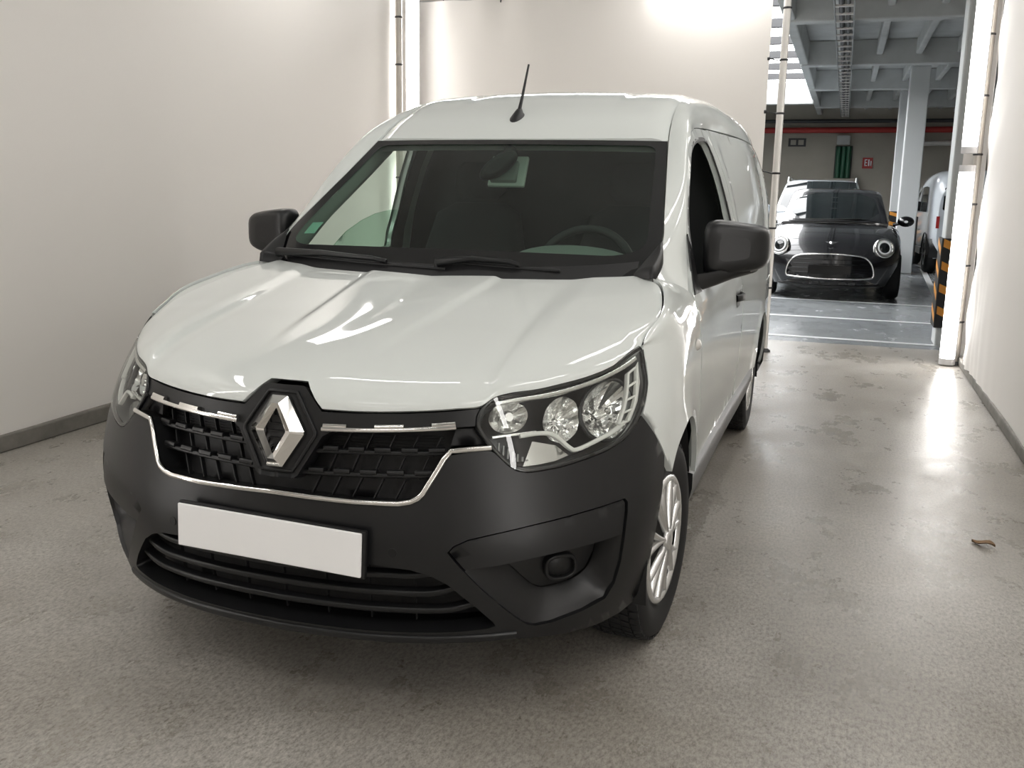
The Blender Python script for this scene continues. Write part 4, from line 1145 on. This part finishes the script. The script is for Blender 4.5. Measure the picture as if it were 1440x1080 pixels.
m=MB(); m.box((1.15,25.9,1.60),(.85,.30,.30)); tag(m.build('wall_cabinet',M['gwall'],smooth=False,bevel=.02),'low beige cabinet under the green unit','cabinet')
e=empty('fire_sign',(1.78,26.08,2.02)); tag(e,'small red and white fire sign on the garage back wall','sign')
m=MB(); m.box((0,0,.14),(.26,.015,.28)); m.build('sign_plate',M['red'],e,smooth=False)
m=MB(); m.box((-.065,-.012,.15),(.025,.006,.17)); m.box((-.04,-.012,.225),(.06,.006,.022)); m.box((-.04,-.012,.15),(.05,.006,.022)); m.box((-.04,-.012,.075),(.06,.006,.022)); m.box((.03,-.012,.15),(.03,.006,.17)); m.box((.085,-.012,.13),(.03,.006,.13)); m.build('sign_symbol',M['plate'],e,smooth=False)
e=empty('exit_sign',(-.06,26.08,2.58)); tag(e,'small grey pictogram sign on the garage back wall near the pole','sign')
m=MB(); m.box((0,0,.11),(.46,.02,.22)); m.build('sign_plate',M['dark_metal'],e,smooth=False)
m=MB(); m.box((-.1,-.014,.11),(.14,.006,.13)); m.box((.1,-.014,.11),(.14,.006,.13)); m.build('sign_symbol',M['gwall'],e,smooth=False)
# cable tray under the ceiling
e=empty('cable_tray',(1.12,8.0,3.28)); tag(e,'metal cable tray hanging under the garage ceiling','cable tray')
for x in (-.10,.10):
    m=MB(); m.box((x,8.5,0),(.012,17,.06)); m.build('tray_rail',M['grey_metal'],e,smooth=False)
for k in range(34):
    m=MB(); m.box((0,.25+.5*k,-.01),(.2,.05,.02)); m.build('tray_rung',M['polewhite'],e,smooth=False)
m=MB(); m.tube([(-.03,0,.02),(-.02,9,.02),(-.03,17,.02)],.03,8); m.tube([(.04,0,.015),(.05,9,.015),(.04,17,.015)],.022,8); m.build('cables',M['dark_metal'],e)
# one small lit lamp far back
fixture('strip_lamp',(3.55,23.7,3.33),(3.95,23.7,3.33),(0,0,-1),'small lit lamp under the ceiling far behind the right column','lamps of the garage',w=.10)

# ================================================================== parked cars
M['carblack']=mat('black_car_paint',(.006,.006,.008),.25,coat=1.0)
M['carsilver']=mat('silver_car_paint',(.42,.45,.48),.3,metal=.5,coat=1.0)
M['carwhite']=mat('white_car_paint',(.62,.66,.70),.35,coat=1.0)
M['cargrey']=mat('grey_car_paint',(.25,.28,.31),.3,metal=.4,coat=1.0)
M['carglass']=mat('dark_car_glass',(.010,.013,.014),.04,spec=.8)
M['alloy']=mat('alloy_wheel',(.45,.45,.45),.35,metal=.8)
M['redlens']=mat('red_tail_lens',(.35,.02,.02),.25,coat=.5)
def loft_body(st, n=13):
    """st: (y, half width, z bottom, z belt, z top, crown power) stations -> full-width skin"""
    rows=[]
    for (y,w,zb,zm,zt,k) in st:
        half=[]
        for i in range(n):
            t=i/(n-1)
            if t<.35:
                q=t/.35; half.append((w*(.86+.14*math.sin(q*math.pi/2)),lerp(zb,zm,q)))
            else:
                q=(t-.35)/.65; a=q*math.pi/2; half.append((w*math.cos(a)**k,zm+(zt-zm)*math.sin(a)**k))
        rows.append([V(x,y,z) for x,z in half]+[V(-x,y,z) for x,z in half[::-1][1:]])
    m=MB(); m.grid(rows)
    for r_ in (rows[0],rows[-1]): m.add(r_,[tuple(range(len(r_)))])
    return m
def simple_wheel(root,x,y,r,w,sg):
    e=empty('wheel',(x,y,r)); e.parent=root
    m=MB(); m.lathe([(r*.62,-w/2),(r*.9,-w/2),(r,-w*.32),(r,w*.32),(r*.9,w/2),(r*.62,w/2),(r*.60,w*.35)],32); m.build('tyre',M['rubber'],e)
    m=MB(); m.lathe([(r*.6,sg*w*.30),(.01,sg*w*.25)],24); m.build('rim_recess',M['hubdark'],e)
    for k in range(5):
        a=2*math.pi*k/5; s=MB(); d=V(0,math.cos(a),math.sin(a)); t=V(0,-math.sin(a),math.cos(a))
        s.add([V(sg*w*.42,0,0)+d*(r*.08)-t*.03,V(sg*w*.42,0,0)+d*(r*.08)+t*.03,V(sg*w*.42,0,0)+d*r*.62+t*.022,V(sg*w*.42,0,0)+d*r*.62-t*.022],[(0,1,2,3)]); s.build('spoke',M['alloy'],e,smooth=False)
    m=MB(); m.lathe([(r*.64,sg*w*.40),(r*.62,sg*w*.46),(r*.58,sg*w*.42)],32); m.build('rim',M['alloy'],e)
def windscreen_patch(yb,zb,wb,yt,zt,wt,bow,off=.006,n=8):
    rows=[]
    for i in range(n+1):
        t=i/n; w=lerp(wb,wt,t); row=[]
        for k in range(-8,9):
            q=k/8; row.append(V(q*w,lerp(yb,yt,t)+bow*q*q-off,lerp(zb,zt,t)+.03*math.sin(math.pi*t)-.012*q*q+off))
        rows.append(row)
    m=MB(); m.grid(rows); return m
# ---- small black hatchback facing the tent
car=empty('compact_car',(1.17,11.02,0)); tag(car,'small glossy black hatchback with round headlights facing the tent','car')
body=[(0.0,.42,.30,.42,.52,.8),(.04,.62,.24,.45,.62,.7),(.12,.74,.20,.48,.70,.62),(.30,.82,.19,.55,.80,.58),(.60,.855,.18,.60,.88,.55),(.95,.865,.18,.64,.935,.52),(1.20,.868,.18,.68,.965,.5),(1.6,.868,.18,.72,.95,.45),(2.6,.868,.18,.72,.95,.45),(3.3,.85,.20,.70,.95,.5),(3.70,.78,.26,.66,.90,.6),(3.82,.60,.34,.6,.8,.7)]
loft_body(body).build('body',M['carblack'],car)
gh=[(1.14,.70,.90,.94,.965,.5),(1.45,.665,.90,1.08,1.155,.5),(1.80,.615,.90,1.26,1.36,.5),(2.05,.60,.90,1.30,1.405,.45),(2.6,.60,.90,1.31,1.42,.45),(3.15,.59,.90,1.28,1.39,.45),(3.45,.57,.90,1.15,1.25,.5),(3.66,.60,.90,.94,.98,.5)]
loft_body(gh).build('roof_and_pillars',M['carblack'],car)
windscreen_patch(1.19,.985,.60,1.79,1.335,.475,.06,.022).build('windscreen',M['carglass'],car)
for sg in (1,-1):
    sw_=MB(); q=[(1.42,.97),(1.88,1.29),(2.6,1.33),(3.1,1.29),(3.3,.99)]
    sw_.add([V(sg*(.715-.14*(z-.97)/.36+.012),y,z) for y,z in q],[tuple(range(5))]); sw_.build('side_window',M['carglass'],car,smooth=False)
    # round headlight: bezel ring, glass and light ring
    hl_=empty('headlight',(sg*.625,.125,.675)); hl_.parent=car; hl_.rotation_euler=(R(-18),0,R(sg*22))
    m=MB(); m.lathe([(.125,.02),(.128,-.03),(.112,-.045),(.100,-.030)],36,'y'); m.build('bezel',M['chrome'],hl_)
    m=MB(); m.lathe([(.101,-.030),(.070,-.012),(.03,-.02),(.0005,-.022)],36,'y'); m.build('reflector',M['satin'],hl_)
    m=MB(); m.lathe([(.086,-.030),(.088,-.042),(.068,-.042),(.066,-.030)],36,'y'); m.build('light_ring',M['plate'],hl_)
    m=MB(); m.lathe([(.066,-.036),(.04,-.05),(.0005,-.055)],28,'y'); m.build('lamp_lens',M['carglass'],hl_)
    mi_=empty('door_mirror',(sg*.93,1.45,.985)); mi_.parent=car
    m=MB(); m.lathe([(.02,-.07),(.06,-.06),(.085,-.02),(.085,.03),(.07,.05)],20,'y'); m.v=[(x*1.25,y,z*.85) for x,y,z in m.v]; m.build('mirror_housing',M['carblack'],mi_)
    m=MB(); m.tube([(-sg*.16,.02,-.05),(-sg*.05,0,-.02)],.022,8); m.build('mirror_arm',M['carblack'],mi_)
    simple_wheel(car,sg*.775,.70,.30,.19,sg); simple_wheel(car,sg*.775,3.15,.30,.19,sg)
gr=[(-.53,.335),(-.50,.475),(-.40,.565),(-.2,.59),(0,.597),(.2,.59),(.40,.565),(.50,.475),(.53,.335),(.46,.30),(.2,.288),(0,.285),(-.2,.288),(-.46,.30)]
def gmap(x,z,d): return V(x,-.055+.26*x*x+.20*max(0,z-.42)**1.2-.10*max(0,.36-z)*0+d,z)
cdt_panel(cr_pts(gr,2,True),[],gmap,step=.06,seg=.05,rim=0,d0=-.012).build('grille',M['gloss_black'],car)
sweep(cr_pts(gr,4,True),gmap,.020,.022,-.010,closed=True).build('grille_surround',M['chrome'],car)
for k in range(4): sweep([(x,.36+.055*k) for x in fl(-.46,.46,12)],gmap,.010,.010,-.012).build('grille_bar',M['gloss_black'],car)
m=MB(); m.box((0,-.075,.40),(.52,.02,.11)); m.build('plate_holder',M['gloss_black'],car,smooth=False,bevel=.004)
for k in range(6): 
    if k in(2,3): continue
    m=MB(); m.box((-.28+.112*k,.02,.225),(.085,.02,.035)); m.build('lower_vent',M['lampdark'],car,smooth=False)
m=MB(); m.tube([(-.62,.10,.21),(-.3,.015,.185),(0,0,.18),(.3,.015,.185),(.62,.10,.21)],.018,8); m.build('lower_lip',M['plastic'],car)
# winged badge on the bonnet
bg=empty('badge',(0,.09,.725)); bg.parent=car; bg.rotation_euler=(R(-50),0,0)
m=MB(); m.lathe([(.028,.0),(.028,-.012),(.0005,-.014)],20,'y'); m.build('badge_disc',M['satin'],bg)
for sg in (1,-1):
    for k in range(3):
        m=MB(); z=.016-.014*k; L_=.085-.018*k; m.add([V(sg*.03,-.006,z+.004),V(sg*L_,-.006,z+.010),V(sg*(L_-.01),-.006,z+.003),V(sg*.03,-.006,z-.005)],[(0,1,2,3)]); m.build('badge_wing',M['satin'],bg,smooth=False)
m=MB(); m.tube([(-.60,1.16,.967),(0,1.08,.985),(.60,1.16,.967)],.012,6); m.build('wiper_cowl',M['black'],car)
m=MB(); m.tube([(-.55,1.165,.99),(-.1,1.13,1.0),(.35,1.16,1.01)],.008,6); m.build('wiper',M['black'],car)
# ---- pale estate car behind it
def tall_car(name,loc,label,paint,h,rails=True):
    c=empty(name,loc); tag(c,label,'car'); k=h/1.6
    b=[(0,.5,.30,.5,.66,.7),(.08,.78,.24,.55,.80,.6),(.30,.88,.2,.62,.92,.55),(.9,.90,.2,.7,1.0,.5),(1.15,.90,.2,.74,1.03,.48),(2.5,.90,.2,.78,1.02,.45),(4.0,.88,.24,.75,1.02,.5),(4.35,.8,.34,.7,.95,.6)]
    loft_body(b).build('body',paint,c)
    g=[(1.1,.76,.95,1.0,1.03,.5),(1.5,.71,.95,1.20*k,1.30*k,.5),(1.85,.66,.95,1.38*k,1.52*k,.48),(2.2,.65,.95,1.42*k,1.575*k,.45),(3.2,.65,.95,1.43*k,1.585*k,.45),(3.9,.63,.95,1.36*k,1.52*k,.45),(4.25,.66,.95,1.0,1.05,.5)]
    loft_body(g).build('roof_and_pillars',paint,c)
    windscreen_patch(1.15,1.045,.70,1.86,1.515*k,.59,.06,.03).build('windscreen',M['carglass'],c)
    for sg in (1,-1):
        m=MB(); q=[(1.6,1.03),(2.0,1.36*k),(3.2,1.40*k),(3.8,1.33*k),(3.95,1.05)]; m.add([V(sg*(.775-.13*(z-1.03)/.37+.014),y,z) for y,z in q],[tuple(range(5))]); m.build('side_window',M['carglass'],c,smooth=False)
        if rails:
            m=MB(); m.tube([(sg*.60,2.0,1.52*k),(sg*.605,2.15,1.60*k),(sg*.60,3.3,1.61*k),(sg*.59,3.6,1.54*k)],.022,8); m.build('roof_rail',M['satin'],c)
        m=MB(); m.lathe([(.02,-.08),(.07,-.06),(.095,-.02),(.095,.03),(.08,.05)],18,'y'); m.v=[(x*1.2+sg*.99,y+1.5,z*.8+1.06) for x,y,z in m.v]; m.build('door_mirror',paint,c)
        m=MB(); m.grid([[V(sg*(.50+.26*i/6),.055+.16*(i/6)**2,.74+.05*j+.02*i/6) for i in range(7)] for j in (0,1,2)]); m.build('headlight',M['satin'],c)
        simple_wheel(c,sg*.80,.86,.33,.21,sg); simple_wheel(c,sg*.80,3.5,.33,.21,sg)
    m=MB(); m.grid([[V(-.44+.88*i/8,-.012+.1*(i/4-1)**2*.3,.50+.09*j) for i in range(9)] for j in range(3)]); m.build('grille',M['gloss_black'],c)
    return c
tall_car('estate_car',(.86,15.25,0),'pale silver estate car with roof rails parked behind the black hatchback',M['carsilver'],1.62)
tall_car('hatchback_car',(-1.05,15.0,0),'dark grey car half hidden behind the pale pole and the van',M['cargrey'],1.52,False)
# ---- second white van, seen from behind at the far right
v2=empty('parked_van',(3.595,16.0,0),R(2.5)); tag(v2,'white van parked facing away beside the striped column at the far right','van')
st=[(0.0,.80,.34,.70,1.55,.36),(.06,.86,.30,.72,1.70,.32),(.5,.88,.26,.74,1.78,.30),(1.3,.885,.26,.74,1.79,.30),(2.0,.88,.26,.74,1.76,.31),(2.4,.875,.26,.74,1.66,.34)]
loft_body(st,17).build('cargo_body',M['carwhite'],v2)
loft_body([(2.38,.875,.26,.74,1.66,.34),(2.8,.86,.26,.72,1.35,.42),(3.1,.85,.26,.70,1.06,.5),(3.6,.80,.26,.62,.92,.55),(3.8,.6,.3,.5,.7,.7)],17).build('bonnet',M['carwhite'],v2)
for sg in (1,-1):
    for q in ([(1.72,1.06),(1.74,1.48),(2.05,1.50),(2.38,1.34),(2.62,1.06)],[(.85,1.06),(.88,1.48),(1.2,1.50),(1.62,1.49),(1.62,1.06)]):
        m=MB(); m.add([V(sg*(.900-.020*((z-1.06)/.42)**2),y,z) for y,z in q],[tuple(range(5))]); m.build('side_window',M['carglass'],v2,smooth=False)
    m=MB(); q=[(.06,1.08),(.70,1.08),(.745,1.12),(.735,1.46),(.69,1.50),(.06,1.50)]; m.add([V(sg*x,-.012+.05*(z-1.1),z) for x,z in q],[tuple(range(6))]); m.build('rear_window',M['carglass'],v2,smooth=False,bevel=0)
    m=MB(); m.grid([[V(sg*(.775+.025*i),-.006+.006*i,z) for i in range(3)] for z in (.80,.90,1.0)]); m.build('tail_light',M['redlens'],v2)
    m=MB(); m.box((sg*1.0,2.5,1.12),(.20,.10,.22)); m.build('door_mirror',M['black'],v2,bevel=.03)
    m=MB(); m.tube([(sg*.86,2.52,1.03),(sg*.95,2.5,1.06)],.025,8); m.build('mirror_arm',M['black'],v2)
    simple_wheel(v2,sg*.775,.82,.33,.2,sg); simple_wheel(v2,sg*.775,3.05,.33,.2,sg)
    m=MB(); rows=[]
    for i in range(15):
        t=R(180*i/14); rows.append([V(sg*x,.82+.37*math.cos(t),.33+.37*math.sin(t)) for x in (.70,.888,.893)])
    m.grid(rows); m.build('wheel_arch',M['under'],v2)
m=MB(); m.grid([[V(x,-.035+.10*abs(x/.86)**4+dy,z) for x in [-.88+.11*i for i in range(17)]] for z,dy in ((.30,.03),(.36,0),(.54,0),(.62,.03))]); m.build('rear_bumper',M['plastic'],v2)
for sg in (1,-1):
    m=MB(); m.box((sg*.885,1.92,.36),(.03,1.4,.12)); m.build('sill_trim',M['plastic'],v2,smooth=False)
